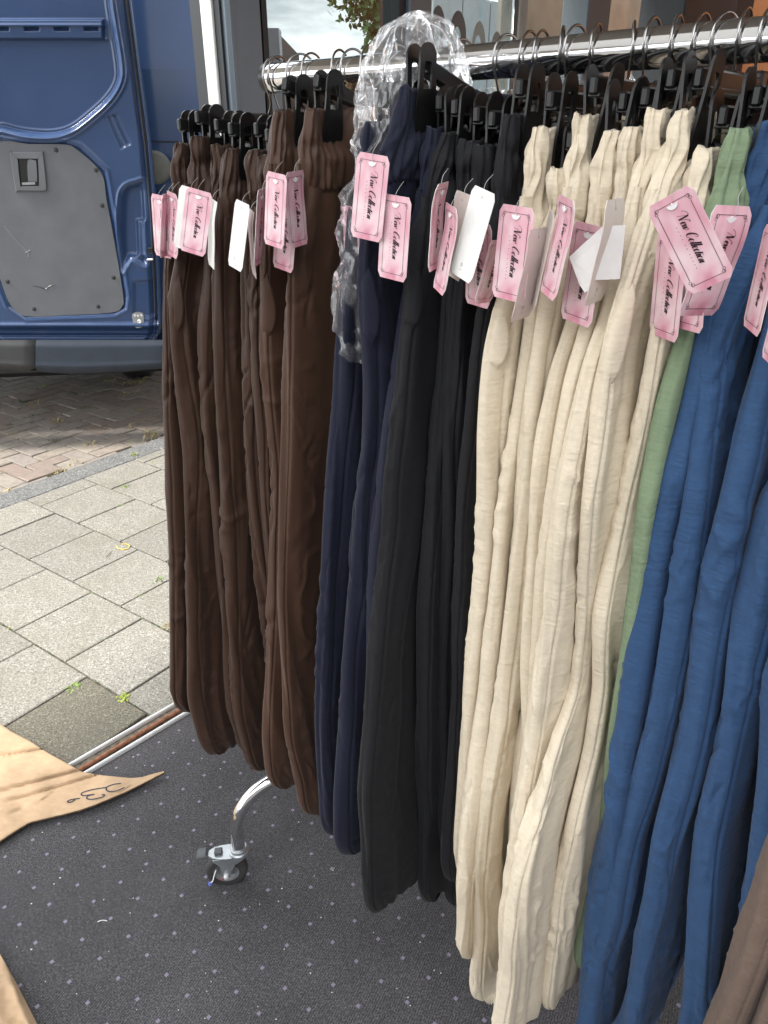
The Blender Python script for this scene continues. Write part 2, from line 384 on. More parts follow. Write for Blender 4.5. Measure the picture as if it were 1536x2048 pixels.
# ------------------------------------------------------------------ carpeted shop floor
def carpet_mat():
    m, nt, b = nt_new('carpet'); b.inputs['Roughness'].default_value = 0.95; b.inputs['Specular IOR Level'].default_value = 0.15
    geo = nt.nodes.new('ShaderNodeNewGeometry')
    rot = -math.atan2(0.0072, 0.098)
    mp = nt.nodes.new('ShaderNodeMapping'); mp.vector_type = 'TEXTURE'
    mp.inputs['Location'].default_value = (-0.8238, 1.3597, 0); mp.inputs['Rotation'].default_value = (0, 0, math.atan2(0.0072, 0.098)); mp.inputs['Scale'].default_value = (0.0983, 0.0915, 1)
    nt.links.new(geo.outputs['Position'], mp.inputs['Vector']); sx = nt.nodes.new('ShaderNodeSeparateXYZ'); nt.links.new(mp.outputs['Vector'], sx.inputs[0])
    def mth(op, a, b2=None):
        n = nt.nodes.new('ShaderNodeMath'); n.operation = op
        for i, v in ((0, a), (1, b2)):
            if v is None: continue
            if hasattr(v, 'is_linked'): nt.links.new(v, n.inputs[i])
            else: n.inputs[i].default_value = v
        return n.outputs[0]
    def dots(off):
        fx = mth('ABSOLUTE', mth('SUBTRACT', mth('FRACT', mth('ADD', sx.outputs[0], 0.5+off)), 0.5))
        fy = mth('ABSOLUTE', mth('SUBTRACT', mth('FRACT', mth('ADD', sx.outputs[1], 0.5+off)), 0.5))
        fx = mth('MULTIPLY', fx, 0.0983); fy = mth('MULTIPLY', fy, 0.0915)
        return mth('LESS_THAN', mth('ADD', fx, fy), 0.0052)
    dd = mth('MAXIMUM', dots(0.0), dots(0.5))
    mp2 = nt.nodes.new('ShaderNodeMapping'); mp2.inputs['Rotation'].default_value = (0, 0, R(25)); nt.links.new(geo.outputs['Position'], mp2.inputs['Vector'])
    wv = nt.nodes.new('ShaderNodeTexWave'); wv.inputs['Scale'].default_value = 62; wv.inputs['Distortion'].default_value = 1.5; wv.inputs['Detail'].default_value = 2; wv.inputs['Detail Scale'].default_value = 3
    nt.links.new(mp2.outputs['Vector'], wv.inputs['Vector'])
    f = noise(nt, geo.outputs['Position'], 300, 2, 0.7); big = noise(nt, geo.outputs['Position'], 4, 4)
    c = ramp(nt, f, [(0.3, (0.027, 0.0265, 0.028)), (0.5, (0.078, 0.076, 0.079)), (0.72, (0.205, 0.199, 0.207))])
    c = mix(nt, 0.35, c, ramp(nt, wv.outputs['Fac'], [(0.2, (0.018, 0.0175, 0.019)), (0.8, (0.10, 0.097, 0.103))]))
    c = mix(nt, 1.0, c, ramp(nt, big, [(0.3, (0.82,)*3), (0.7, (1.12,)*3)]), 'MULTIPLY')
    wn3 = nt.nodes.new('ShaderNodeTexNoise'); wn3.inputs['Scale'].default_value = 260; nt.links.new(geo.outputs['Position'], wn3.inputs['Vector'])
    dm = mth('MULTIPLY', dd, mth('MULTIPLY_ADD', wn3.outputs['Fac'], 1.3)); 
    c = mix(nt, dm, c, (0.24, 0.21, 0.27)); nt.links.new(c, b.inputs['Base Color'])
    bump(nt, b, f, 0.6, 0.003); return m
M['carpet'] = carpet_mat()
FTH = R(42.0); FA = np.array([math.sin(FTH), math.cos(FTH), 0]); FO = np.array([-FA[1], FA[0], 0])
F0 = at_z(262, 1482, 0)
def fp(a, o, z=0.0): return F0 + FA*a + FO*o + UP*z
def fpx(px, py=150, off=0.0):
    P = at_plane(px, py, F0 + FO*off, FO); return float((P - F0) @ FA)
fl = MB(); fl.prism([fp(-4, -0.035, -0.02), fp(5.5, -0.035, -0.02), fp(5.5, -5, -0.02), fp(-4, -5, -0.02)], [0, 0, 0.026])
tag(fl.build('carpet_floor', M['carpet']), kind='structure')

# sliding door track
M['alu'] = simple('aluminium', (0.78, 0.79, 0.79), 0.35, 0.25, 30, 0.1)
M['rust'] = simple('rusty_steel', (0.23, 0.10, 0.055), 0.8, 0.2, 70, 0.45, 0.5)
M['dirt'] = simple('track_dirt', (0.13, 0.11, 0.085), 0.95, 0, 90, 0.6, 0.5)
tr = empty('door_track', fp(0, 0, 0)); tag(tr, 'aluminium door track set in the threshold with a rusty rod in its groove', 'door track')
axf = np.array([FA, FO, UP])
def lbox(mb, a, o, z, sa, so, sz, bev=0.0): mb.box(fp(a, o, z), sa, so, sz, axf, bev)
mb = MB(); lbox(mb, 0.6, 0, 0.0035, 9, 0.07, 0.003); mb.build('bed', M['dirt'], tr, origin=tr.location)
for o in (0.030, -0.030):
    mb = MB(); lbox(mb, 0.6, o, 0.009, 9, 0.009, 0.018, 0.003); mb.build('rail', M['alu'], tr, origin=tr.location)
mb = MB(); mb.tube([fp(a, -0.006+0.0015*math.sin(a*9), 0.0115) for a in np.linspace(-3.8, 5.0, 60)], 0.0065, 8); mb.build('rod', M['rust'], tr, origin=tr.location, smooth=True)

# ------------------------------------------------------------------ shop front
M['frame'] = simple('grey_frame', (0.125, 0.155, 0.185), 0.38, 0.1, 12, 0.06)
M['frame_dark'] = simple('black_gasket', (0.012, 0.014, 0.018), 0.5)
M['white'] = simple('white_frame', (0.80, 0.80, 0.78), 0.45, 0, 15, 0.04)
M['render'] = simple('wall_render', (0.42, 0.40, 0.37), 0.9, 0, 30, 0.1)
def glass_mat(name, tint, refl=1.0):
    m = bpy.data.materials.new(name); m.use_nodes = True; nt = m.node_tree; nt.nodes.clear()
    o = nt.nodes.new('ShaderNodeOutputMaterial'); t = nt.nodes.new('ShaderNodeBsdfTransparent'); g = nt.nodes.new('ShaderNodeBsdfGlossy')
    t.inputs['Color'].default_value = (*tint, 1); g.inputs['Roughness'].default_value = 0.01
    fz = nt.nodes.new('ShaderNodeFresnel'); fz.inputs['IOR'].default_value = 1.5*refl; mx = nt.nodes.new('ShaderNodeMixShader')
    ge = nt.nodes.new('ShaderNodeNewGeometry'); iv = nt.nodes.new('ShaderNodeMath'); iv.operation = 'SUBTRACT'; iv.inputs[0].default_value = 1.0; nt.links.new(ge.outputs['Backfacing'], iv.inputs[1])
    ml = nt.nodes.new('ShaderNodeMath'); ml.operation = 'MULTIPLY'; nt.links.new(fz.outputs[0], ml.inputs[0]); nt.links.new(iv.outputs[0], ml.inputs[1])
    nt.links.new(ml.outputs[0], mx.inputs[0]); nt.links.new(t.outputs[0], mx.inputs[1]); nt.links.new(g.outputs[0], mx.inputs[2]); nt.links.new(mx.outputs[0], o.inputs['Surface']); return m
M['glass'] = glass_mat('window_glass', (0.50, 0.53, 0.53))
M['glass_grey'] = glass_mat('tinted_glass', (0.80, 0.80, 0.78), 1.05)
HH = 2.45
def upright(name, x0, x1, o0, o1, m, parent, bev=0.004, h=HH, off=None):
    a0, a1 = fpx(x0, 150, off if off is not None else o0), fpx(x1, 150, off if off is not None else o0)
    mb = MB(); lbox(mb, (a0+a1)/2, (o0+o1)/2, h/2+0.004, abs(a1-a0), abs(o1-o0), h-0.008, bev); return mb.build(name, m, parent, origin=parent.location)
post = empty('door_post', fp(fpx(495), 0, 0)); tag(post, 'grey metal door post with black gaskets beside the white frame', 'door post')
upright('post_body', 463, 531, -0.03, 0.11, M['frame'], post, 0.006, off=-0.03)
upright('gasket', 449, 463, -0.012, 0.10, M['frame_dark'], post, 0, off=-0.012)
upright('gasket', 531, 541, -0.02, 0.08, M['frame_dark'], post, 0, off=-0.02)
upright('cover_strip', 469, 476, -0.034, -0.0305, M['frame'], post, 0.001, off=-0.034)
wf = empty('door_frame', fp(fpx(430), 0.06, 0)); tag(wf, 'white painted outer door frame strip left of the grey post', 'door frame')
upright('frame_board', 433, 449, 0.01, 0.052, M['white'], wf, 0.002, off=0.01)
upright('rebate', 432, 448, 0.0525, 0.062, M['frame_dark'], wf, 0, off=0.0525)
upright('frame_edge', 420, 447, 0.0625, 0.085, M['white'], wf, 0.002, off=0.0625)

win = empty('shop_window', fp(fpx(700), 0.02, 0)); tag(win, 'glazed shop front behind the rail with grey mullions and tinted right panes', 'window')
upright('mullion', 818, 862, -0.02, 0.09, M['frame'], win, 0.005, off=-0.02)
upright('mullion', 797, 818, -0.005, 0.07, M['frame_dark'], win, 0.002, off=-0.005)
upright('mullion', 1033, 1047, -0.01, 0.07, M['render'], win, 0.003, off=-0.01)
upright('mullion', 1164, 1207, -0.03, 0.08, M['frame'], win, 0.004, off=-0.03)
mb = MB(); a = fpx(1027, 80, -0.04); mb.tube([fp(a, -0.04, 0.02), fp(a, -0.04, 1.2), fp(a, -0.04, HH-0.02)], 0.011, 12); mb.build('pole', M['chrome'], win, origin=win.location, smooth=True)
def pane(x0, x1, m):
    a0, a1 = fpx(x0, 150, 0.03), fpx(x1, 150, 0.03); mb = MB(); lbox(mb, (a0+a1)/2, 0.03, HH/2+0.03, a1-a0, 0.008, HH-0.07); return mb.build('pane', m, win, origin=win.location)
pane(536, 802, M['glass']); p2 = pane(858, 1036, M['glass']); pane(1044, 1168, M['glass_grey']); pane(1203, 1352, M['glass_grey'])
mb = MB(); a0, a1 = fpx(541), fpx(1352); lbox(mb, (a0+a1)/2, 0.03, 0.035, a1-a0, 0.06, 0.05, 0.004); mb.build('sill', M['frame'], win, origin=win.location)
# flat grey and pale oval rings on the second pane
M['vinyl'] = simple('grey_vinyl', (0.16, 0.155, 0.15), 0.6)
M['vinyl_pale'] = simple('pale_vinyl', (0.42, 0.43, 0.40), 0.6)
for (px, py, rx, rz, mm) in ((876, 58, 0.034, 0.060, 'vinyl'), (915, 78, 0.044, 0.075, 'vinyl'), (957, 88, 0.036, 0.062, 'vinyl_pale'), (992, 98, 0.030, 0.050, 'vinyl_pale')):
    c = at_plane(px, py, F0+FO*0.0245, FO); th = np.linspace(0, 2*np.pi, 33)[:-1]; n = 32
    o1 = c + np.cos(th)[:, None]*FA*rx + np.sin(th)[:, None]*UP*rz; i1 = c - FA*0.004 - UP*0.014 + np.cos(th)[:, None]*FA*rx*0.5 + np.sin(th)[:, None]*UP*rz*0.62
    V = np.concatenate([o1, i1, o1-FO*0.0008, i1-FO*0.0008]); Fq = []
    for i in range(n):
        j = (i+1) % n; Fq += [[2*n+i, 2*n+j, 3*n+j, 3*n+i], [i, n+i, n+j, j], [i, j, 2*n+j, 2*n+i], [n+i, 3*n+i, 3*n+j, n+j]]
    obj('window_decal', mesh_np('window_decal', rel(V, win.location), np.array(Fq), M[mm], False), win)
# dark column, black jamb and orange wall at the right
M['navy_col'] = simple('slate_paint', (0.030, 0.036, 0.046), 0.5, 0, 20, 0.08)
M['orange'] = simple('orange_wall', (0.50, 0.215, 0.085), 0.8, 0, 40, 0.08)
col = empty('column', fp(fpx(1400), -0.1, 0)); tag(col, 'slate grey column at the far right end of the shop window', 'column')
upright('column_face', 1350, 1452, -0.10, 0.10, M['navy_col'], col, 0.006, off=-0.10)
upright('jamb', 1452, 1482, -0.09, 0.06, M['frame_dark'], col, 0.002, off=-0.09)
ow = MB(); a0 = fpx(1482, 150, -0.06); lbox(ow, a0+1.2, -0.0, HH/2+0.004, 2.4, 0.12, HH-0.008)
tag(ow.build('orange_wall', M['orange'], origin=fp(a0+1.2, 0, 0)), 'plain orange painted wall right of the slate column', 'wall')
# lobby wall behind the tinted panes, with a lamp built for a reflection
M['lobby'] = simple('lobby_panel', (0.60, 0.57, 0.515), 0.75, 0, 9, 0.12)
a0, a1 = fpx(1040, 150, 0.9)-0.1, fpx(1352, 150, 0.9)+0.9
lw = MB(); lbox(lw, (a0+a1)/2, 0.95, 1.25, a1-a0, 0.1, 2.5); tag(lw.build('lobby_wall', M['lobby'], origin=fp((a0+a1)/2, 0.95, 0)), 'taupe lobby wall seen through the tinted window panes', 'wall')
M['lit'], nt, b = nt_new('lit_lamp'); b.inputs['Emission Color'].default_value = (1.0, 0.86, 0.45, 1); b.inputs['Emission Strength'].default_value = 6
c = at_plane(1323, 20, F0+FO*0.82, FO); sl = empty('spotlight', c); tag(sl, 'small lit yellow spotlight behind the right tinted pane', 'lamp')
mb = MB(); mb.lathe([(0.002, -0.03), (0.03, -0.028), (0.036, 0.03), (0.034, 0.032), (0.028, 0.02)], c, -FO*0.8-UP*0.5, 20); mb.build('lamp_shade', M['white'], sl, origin=sl.location, smooth=True)
mb = MB(); mb.lathe([(0.0005, 0.026), (0.028, 0.024), (0.028, 0.02), (0.0005, 0.018)], c, -FO*0.8-UP*0.5, 20); mb.build('lamp_glass', M['lit'], sl, origin=sl.location, smooth=True)
mb = MB(); mb.tube([c+FO*0.02, c+FO*0.05+UP*0.01, c+FO*0.079+UP*0.012], 0.008, 8); mb.build('bracket', M['white'], sl, origin=sl.location)
# pale panelled wall across the passage, seen through the second pane
M['pale'] = simple('pale_panel', (0.60, 0.66, 0.69), 0.6, 0, 8, 0.05)
pw = empty('panel_wall', fp(fpx(960), 5.0, 0)); tag(pw, 'pale panelled wall outside the second window pane', 'wall')
a0, a1 = fpx(862, 60, 5.0), fpx(1050, 60, 5.0)+1.5
nP = 12
for k in range(nP):
    w_ = (a1-a0)/nP; mb = MB(); lbox(mb, a0+w_*(k+0.5), 5.0+0.012*(k % 2), 1.6, w_-0.012, 0.05, 3.2, 0.004); mb.build('panel', M['pale'], pw, origin=pw.location)
mb = MB(); lbox(mb, (a0+a1)/2, 5.06, 1.6, a1-a0, 0.05, 3.2); mb.build('backing', M['frame'], pw, origin=pw.location)
# unseen upper wall, tall against the sun, and flat slab added for shade
fw = MB(); lbox(fw, 0.3, 0.10, (HH+0.01+6.5)/2, 11, 0.3, 6.5-HH-0.01); tag(fw.build('upper_wall', M['render'], origin=fp(0.3, 0.1, HH)), 'rendered wall above the shop front', 'wall')
ce = fpx(449)-0.65; cp = MB(); lbox(cp, (ce-4)/2, 0.26+1.05/2, HH+0.12, ce+4, 1.05, 0.14, 0.01); tag(cp.build('canopy', M['white'], origin=fp((ce-4)/2, 0.9, HH)), 'flat white canopy over the pavement', 'canopy')

# ================================================================== van
M['paint'] = simple('blue_paint', (0.034, 0.066, 0.155), 0.16, 0.0, 3, 0.06)
M['trim'] = simple('grey_trim', (0.118, 0.126, 0.140), 0.72, 0, 7, 0.12, 0.05)
M['bumper'] = simple('grey_bumper', (0.038, 0.040, 0.042), 0.6, 0, 20, 0.1)
M['bumper_blue'] = simple('blue_grey_bumper', (0.024, 0.034, 0.052), 0.5, 0, 10, 0.1)
VTH = R(8.5); VX = np.array([math.cos(VTH), math.sin(VTH), 0]); VY = np.array([-math.sin(VTH), math.cos(VTH), 0])
VQ = np.array([-1.55, 4.18, 0.0])
def vp(px, py, off=0.0): return at_plane(px, py, VQ - VY*off, VY)
van = empty('van', VQ + VY*2.5 + VX*0.0 + UP*ROAD_Z)
tag(van, 'blue delivery van parked outside with its inner door panel facing the shop', 'van')
def vb(mb, name, m, parent=None, **kw): return mb.build(name, m, parent or van, origin=van.location, **kw)
def sdf(px, py, poly):
    P = np.asarray(poly, float); d2 = np.full(px.shape, 1e18); ins = np.zeros(px.shape, bool); n = len(P)
    for i in range(n):
        a, b = P[i], P[(i+1) % n]; e = b-a; t = np.clip(((px-a[0])*e[0]+(py-a[1])*e[1])/(e@e), 0, 1)
        d2 = np.minimum(d2, (px-a[0]-t*e[0])**2 + (py-a[1]-t*e[1])**2)
        cnd = ((a[1] <= py) != (b[1] <= py)); xx = a[0] + (py-a[1])/(b[1]-a[1]+1e-12)*e[0]; ins ^= cnd & (px < xx)
    d = np.sqrt(d2); return np.where(ins, -d, d)
def sst(x, a, b): t = np.clip((x-a)/(b-a), 0, 1); return t*t*(3-2*t)
# inner door skin as pressed sheet metal
ys = np.arange(-300, 692, 2.0); nu = 190
right = np.interp(ys, [-300, 0, 290, 430, 640, 668, 690], [224, 263, 301, 313, 322, 318, 305]); left = np.interp(ys, [-300, 560, 640, 690], [-62, -38, -30, 5])
uu = np.linspace(0, 1, nu); PX = left[:, None] + (right-left)[:, None]*uu; PY = np.repeat(ys[:, None], nu, 1)
D = np.zeros_like(PX)
U_ = smooth_poly([(-45, -260), (190, -260), (205, -120), (222, 20), (238, 120), (238, 160), (218, 196), (180, 232), (138, 262), (95, 272), (40, 268), (0, 258), (-45, 246)], 4, True)
su = sdf(PX, PY, U_); D -= 0.040*sst(-su, 0, 9)
D += 0.013*np.exp(-((su-5)/3.0)**2) + 0.008*np.exp(-((su-13)/2.5)**2) + 0.006*np.exp(-((su+11)/2.5)**2)
rb = sdf(PX, PY, [(-60, 34), (206, 34), (206, 79), (-60, 79)]); D += 0.026*sst(-rb, 0, 6) + 0.010*np.exp(-((PY-50)/2.5)**2)*(rb < 0) + 0.010*np.exp(-((PY-77)/2.5)**2)*(rb < 4)
for x0 in (165, 105, 45, -15):
    s_ = sdf(PX, PY, [(x0, 54), (x0+29, 54), (x0+29, 60), (x0, 60)]); D -= 0.022*sst(-s_, -1, 1.5)
pk = sdf(PX, PY, smooth_poly([(234, 470), (236, 400), (246, 374), (268, 364), (291, 366), (296, 440), (298, 520), (286, 532), (262, 520), (244, 545), (236, 520)], 4, True)); D -= 0.035*sst(-pk, 0, 16); D += 0.006*np.exp(-((pk-3)/2.5)**2)
pk2 = sdf(PX, PY, [(272, 440), (290, 440), (292, 515), (274, 515)]); D += 0.018*sst(-pk2, -4, 5)
st = sdf(PX, PY, [(206, 234), (234, 227), (262, 289), (240, 299)]); D -= 0.010*sst(-st, -1, 4)
D += 0.006*sst(-st, 0, 3)*(np.sin(((PX-206)*0.9-(PY-230)*0.42)*0.55) > 0.2)
lo = sdf(PX, PY, [(262, 560), (312, 556), (316, 628), (300, 640), (262, 632)]); D -= 0.012*sst(-lo, 0, 8)
D -= 0.03*sst(PY, 652, 664); D -= 0.015*np.exp(-((PY-674)/2.5)**2); D += 0.012*np.exp(-((PY-650)/4)**2)
er = right[:, None] - PX; D -= 0.012*sst(-er, -24, -19); D -= 0.012*np.exp(-((er-15)/1.8)**2) + 0.010*np.exp(-((er-8)/1.8)**2); D -= 0.03*sst(-er, -4, -0.5)
tp = sdf(PX, PY, [(-60, 282), (130, 285), (157, 295), (208, 343), (218, 400), (233, 480), (251, 592), (248, 617), (226, 628), (50, 635), (17, 612), (-6, 555), (-60, 480)]); D -= 0.012*sst(-tp, -1, 4); D += 0.005*np.exp(-((tp-6)/3)**2)
D += 0.0012*perlin(PX/70, PY/70, 3)
V = np.zeros((len(ys), nu, 3))
for i, y in enumerate(ys):
    P0 = vp(left[i], y); P1 = vp(right[i], y); V[i] = P0 + (P1-P0)*uu[:, None]
V -= VY*D[..., None]
dr = empty('rear_door', VQ + UP*0.6); dr.parent = van; dr.location = np.array(VQ + UP*0.6) - np.array(van.location)
DO = VQ + UP*0.6
def db(mb, name, m, parent=None, **kw): return mb.build(name, m, parent or dr, origin=DO, **kw)
obj('door_skin', mesh_np('door_skin', rel(V.reshape(-1, 3), DO), grid_faces(len(ys), nu), M['paint'], True), dr)
mb = MB(); q = [vp(-40, 660, -0.055), vp(318, 660, -0.055), vp(300, 290, -0.055), vp(224, -300, -0.055), vp(-62, -300, -0.055)]; mb.prism(q, -VY*0.0 + VY*0.05); db(mb, 'outer_skin', M['paint'])
# grey trim panel, screws, handle
tpoly = smooth_poly([(-40, 287), (60, 288), (128, 289), (153, 298), (203, 345), (214, 400), (229, 480), (247, 590), (244, 613), (225, 624), (140, 629), (52, 631), (22, 609), (0, 553), (-20, 500), (-40, 440)], 5, True)
mb = MB(); hp = [(36, 318), (75, 318), (77, 372), (38, 372)]
mb.prism([vp(x, y, -0.013) for x, y in tpoly], -VY*0.013)
tpn = db(mb, 'trim_panel', M['trim'])
for (x, y) in ((112, 300), (192, 340), (204, 411), (227, 555), (196, 613), (68, 618), (15, 563)):
    mb = MB(); c = vp(x, y, 0.0); mb.lathe([(0.0005, 0.005), (0.006, 0.005), (0.007, 0.003), (0.0105, 0.002), (0.0115, 0.0)], c, -VY, 14); mb.lathe([(0.0005, 0.0056), (0.003, 0.0056), (0.003, 0.004)], c, -VY, 6); db(mb, 'screw', M['rubber'], smooth=False)
hr = MB()
oo = smooth_poly([(20, 307), (24, 304), (80, 305), (86, 308), (93, 372), (92, 379), (86, 382), (38, 381), (31, 378)], 3, True); ii = smooth_poly([(36, 320), (38, 318), (74, 318), (76, 320), (78, 368), (77, 371), (74, 372), (44, 372), (41, 370)], 3, True)
n = len(oo); Vh = [vp(x, y, 0.0) for x, y in oo] + [vp(x, y, 0.010) for x, y in oo*0.94+ii*0.06] + [vp(x, y, 0.010) for x, y in ii*0.94+oo*0.06] + [vp(x, y, 0.0008) for x, y in ii]
hr.add(Vh, [[k*n+i, k*n+(i+1) % n, (k+1)*n+(i+1) % n, (k+1)*n+i] for k in range(3) for i in range(n)]); hd = db(hr, 'handle', M['trim'], smooth=False)
def sub(mb, name, m, **kw):
    o = mb.build(name, m, hd, origin=DO, **kw); return o
mb = MB(); mb.prism([vp(x, y, 0.0008) for x, y in ii], -VY*0.0006); sub(mb, 'well', M['plastic'])
mb = MB(); mb.prism([vp(x, y, 0.002) for x, y in smooth_poly([(56, 321), (70, 321), (73, 324), (75, 360), (72, 363), (60, 363), (57, 360)], 3, True)], -VY*0.007); sub(mb, 'lever', M['trim'])
mb = MB(); mb.prism([vp(x, y, 0.002) for x, y in [(44, 365), (70, 364), (71, 369), (45, 370)]], -VY*0.005); sub(mb, 'latch', M['zinc'])
mb = MB(); mb.prism([vp(x, y, -0.026) for x, y in smooth_poly([(266, 626), (287, 625), (288, 648), (284, 652), (272, 652)], 3, True)], -VY*0.03); bk = db(mb, 'striker_plate', M['zinc'])
for (x, y, rr_) in ((270, 631, 0.005), (276, 632, 0.005), (283, 631, 0.005), (279, 643, 0.011)):
    mb = MB(); mb.lathe([(0.0005, 0.002), (rr_*0.5, 0.002), (rr_*0.6, 0.004), (rr_, 0.003), (rr_, 0)], vp(x, y, 0.0045), -VY, 12); mb.build('bolt', M['alu'], bk, origin=DO, smooth=True)
mb = MB(); mb.box(vp(301, 501, 0.0), 0.026, 0.02, 0.030, [VX, VY, UP], 0.004); db(mb, 'latch_hole', M['plastic'])
mb = MB(); mb.box(vp(300, 519, 0.0), 0.034, 0.02, 0.010, [VX, VY, UP], 0.004); db(mb, 'latch_plate', M['alu'])  # pale metal box standing in for a white reflection below the latch hole
for dx_, w_ in ((10, 0.006),):
    mb = MB(); mb.tube([vp(np.interp(y, [-300, 0, 290, 430, 640], [224, 263, 301, 313, 322])-dx_, y, -0.012) for y in np.linspace(-290, 640, 40)], w_, 6); db(mb, 'door_seal', M['plastic'], smooth=True)
M['tyre_black'] = simple('tyre_black', (0.010, 0.010, 0.011), 0.85)
# body behind the door
xr = float((vp(470, 200, -0.2) - VQ) @ VX); bo = MB()
prof = [(0.0, 0.56), (0.0, 1.2), (0.03, 1.9), (0.12, 2.45), (0.30, 2.60), (4.6, 2.60), (5.2, 2.0), (6.0, 1.35), (6.35, 0.95), (6.4, 0.5), (5.9, 0.42), (0.25, 0.42)]
xs_ = [(-1.72, 0.0), (-1.68, 0.05), (xr-0.05, 0.05), (xr, 0.0)]
Vb = []; np_ = len(prof); cen = np.array([3.0, 1.4])
for (x, ins) in xs_:
    for (y, z) in prof:
        s_ = 1.0 if ins > 0 else 0.985; y2, z2 = cen + (np.array([y, z])-cen)*s_; Vb.append(VQ + VX*x + VY*(y2+0.20) + UP*z2)
bo.add(Vb, [[k*np_+i, k*np_+(i+1) % np_, (k+1)*np_+(i+1) % np_, (k+1)*np_+i] for k in range(3) for i in range(np_)] + [list(range(np_)), list(range(3*np_, 4*np_))])
vb(bo, 'body', M['paint'], auto=R(30))
mb = MB(); mb.prism([vp(300, 281, -0.197), vp(430, 284, -0.197), vp(430, 287, -0.197), vp(300, 284.5, -0.197)], -VY*0.004); vb(mb, 'body_seam', M['frame_dark'])
mb = MB(); mb.prism([vp(300, 307, -0.197), vp(430, 309, -0.197), vp(430, 318, -0.197), vp(300, 316, -0.197)], -VY*0.010); vb(mb, 'side_moulding', M['paint'])
c = vp(311, 335, -0.075); mb = MB(); mb.lathe([(0.0005, 0.012), (0.060, 0.011), (0.074, 0.006), (0.081, -0.004), (0.081, -0.03), (0.03, -0.12)], c, -VY*0.98+VX*0.2, 28); vb(mb, 'door_stop', simple('stop_rubber', (0.10, 0.105, 0.10), 0.7, 0, 30, 0.1), smooth=True, auto=R(40))
# bumper
def bump_part(x0, x1, name, m, e0=0.0):
    nx = 40; nv = 22; xs = np.linspace(x0, x1, nx); Vv = np.zeros((nv, nx, 3))
    for j, x in enumerate(xs):
        yb = np.interp(x, [-420, -200, 0, 60, 150, 250, 345, 420], [690, 722, 737, 742, 746.5, 742, 734, 728]); yt = 676
        for i in range(nv):
            t = i/(nv-1); y = yt + (yb-yt)*min(t/0.8, 1)
            off = 0.045 + 0.012*sst(np.array(t), 0.0, 0.15) + 0.004*math.exp(-((t-0.60)/0.04)**2) - 0.035*float(sst(np.array(t), 0.60, 0.82)) - (0.20*(t-0.8)/0.2 if t > 0.8 else 0)
            off -= 0.10*float(sst(np.array(abs(x-60)), 250, 420)); off -= e0*math.exp(-((x-x1 if e0 > 0 else x-x0)/2.0)**2)
            P = vp(x, y, 0); 
            if t > 0.8: P = P + UP*(-0.012*math.sin((t-0.8)/0.2*1.57))
            Vv[i, j] = P - VY*off
    o = obj(name, mesh_np(name, rel(Vv.reshape(-1, 3), van.location), grid_faces(nv, nx), m, True), van); return o
bump_part(-420, 75, 'bumper', M['bumper'], 0.02); bump_part(76.5, 400, 'bumper', M['bumper_blue'])
mb = MB(); mb.box(vp(70, 742, 0.02), 0.05, 0.02, 0.014, [VX, VY, UP], 0.003); vb(mb, 'clip', M['plastic'])
for (wx, wy) in ((-0.10, 1.5), (-1.55, 1.5), (-0.10, 5.0), (-1.55, 5.0)):
    c = VQ + VX*wx + VY*wy + UP*(0.335+ROAD_Z); w = MB()
    w.lathe([(0.20, -0.10), (0.31, -0.105), (0.333, -0.08), (0.335, 0.0), (0.333, 0.08), (0.31, 0.105), (0.20, 0.10)], c, VX, 36); tyre = vb(w, 'wheel', M['tyre_black'], smooth=True)
    w = MB(); w.lathe([(0.0005, 0.06), (0.06, 0.07), (0.12, 0.05), (0.19, 0.08), (0.205, 0.095), (0.205, -0.09), (0.0005, -0.02)], c, VX, 30); w.build('rim', M['zinc'], tyre, origin=van.location, smooth=True)
mb = MB(); mb.box(VQ + VY*3.0 + VX*(-0.5) + UP*0.34, 1.7, 5.2, 0.14, [VX, VY, UP], 0.03); vb(mb, 'underbody', M['plastic'])

# ------------------------------------------------------------------ things beyond the street
M['far_brick'] = simple('dark_brickwork', (0.075, 0.068, 0.068), 0.9, 0, 3, 0.2)
hb = empty('flat_roof_building', (-0.5, 24, -0.1)); tag(hb, 'dark flat roofed building low beyond the window glass', 'building')
def hbx(name, px0, px1, ytop, Y, m, depth=6):
    P0 = CAM + ray(px0, ytop)*(Y/ray(px0, ytop)[1]); P1 = CAM + ray(px1, ytop)*(Y/ray(px1, ytop)[1]); z = P0[2]
    mb = MB(); mb.box([(P0[0]+P1[0])/2, Y+depth/2, z/2-0.05], P1[0]-P0[0], depth, z+0.1); return mb.build(name, m, hb, origin=hb.location)
hbx('wall', 470, 553, 62, 24, M['far_brick']); hbx('wall', 553.5, 900, 122, 24.4, M['far_brick']); hbx('roof_edge', 466, 557, 56, 23.9, M['frame'], 0.6)
M['leaf'] = simple('leaf_green', (0.10, 0.20, 0.07), 0.6, 0, 3, 0.3); M['bark'] = simple('bark', (0.09, 0.07, 0.05), 0.9, 0, 8, 0.3)
tx = np.array([0.35, 15.0, -0.1]); tree = empty('tree', tx); tag(tree, 'green leafy tree seen through the window behind the plastic bag', 'tree')
mb = MB(); mb.tube([tx, tx+[0.05, 0, 1.5], tx+[0, 0.1, 3.2], tx+[0.1, 0, 5.0]], [0.2, 0.17, 0.13, 0.06], 10)
cl = []
for k in range(26):
    a = random.uniform(0, 6.28); z = random.uniform(3.0, 7.5); r_ = random.uniform(0.3, 1.35)*(1-abs(z-5)/4.5); c = tx + np.array([math.cos(a)*r_, math.sin(a)*r_, z]); cl.append((c, random.uniform(0.3, 0.6)))
    mb.tube([tx+[0, 0, max(1.8, z-1.6)], (tx+[0, 0, z-0.6]+c)/2, c], [0.05, 0.03, 0.012], 5)
mb.build('trunk', M['bark'], tree, origin=tree.location, smooth=True)
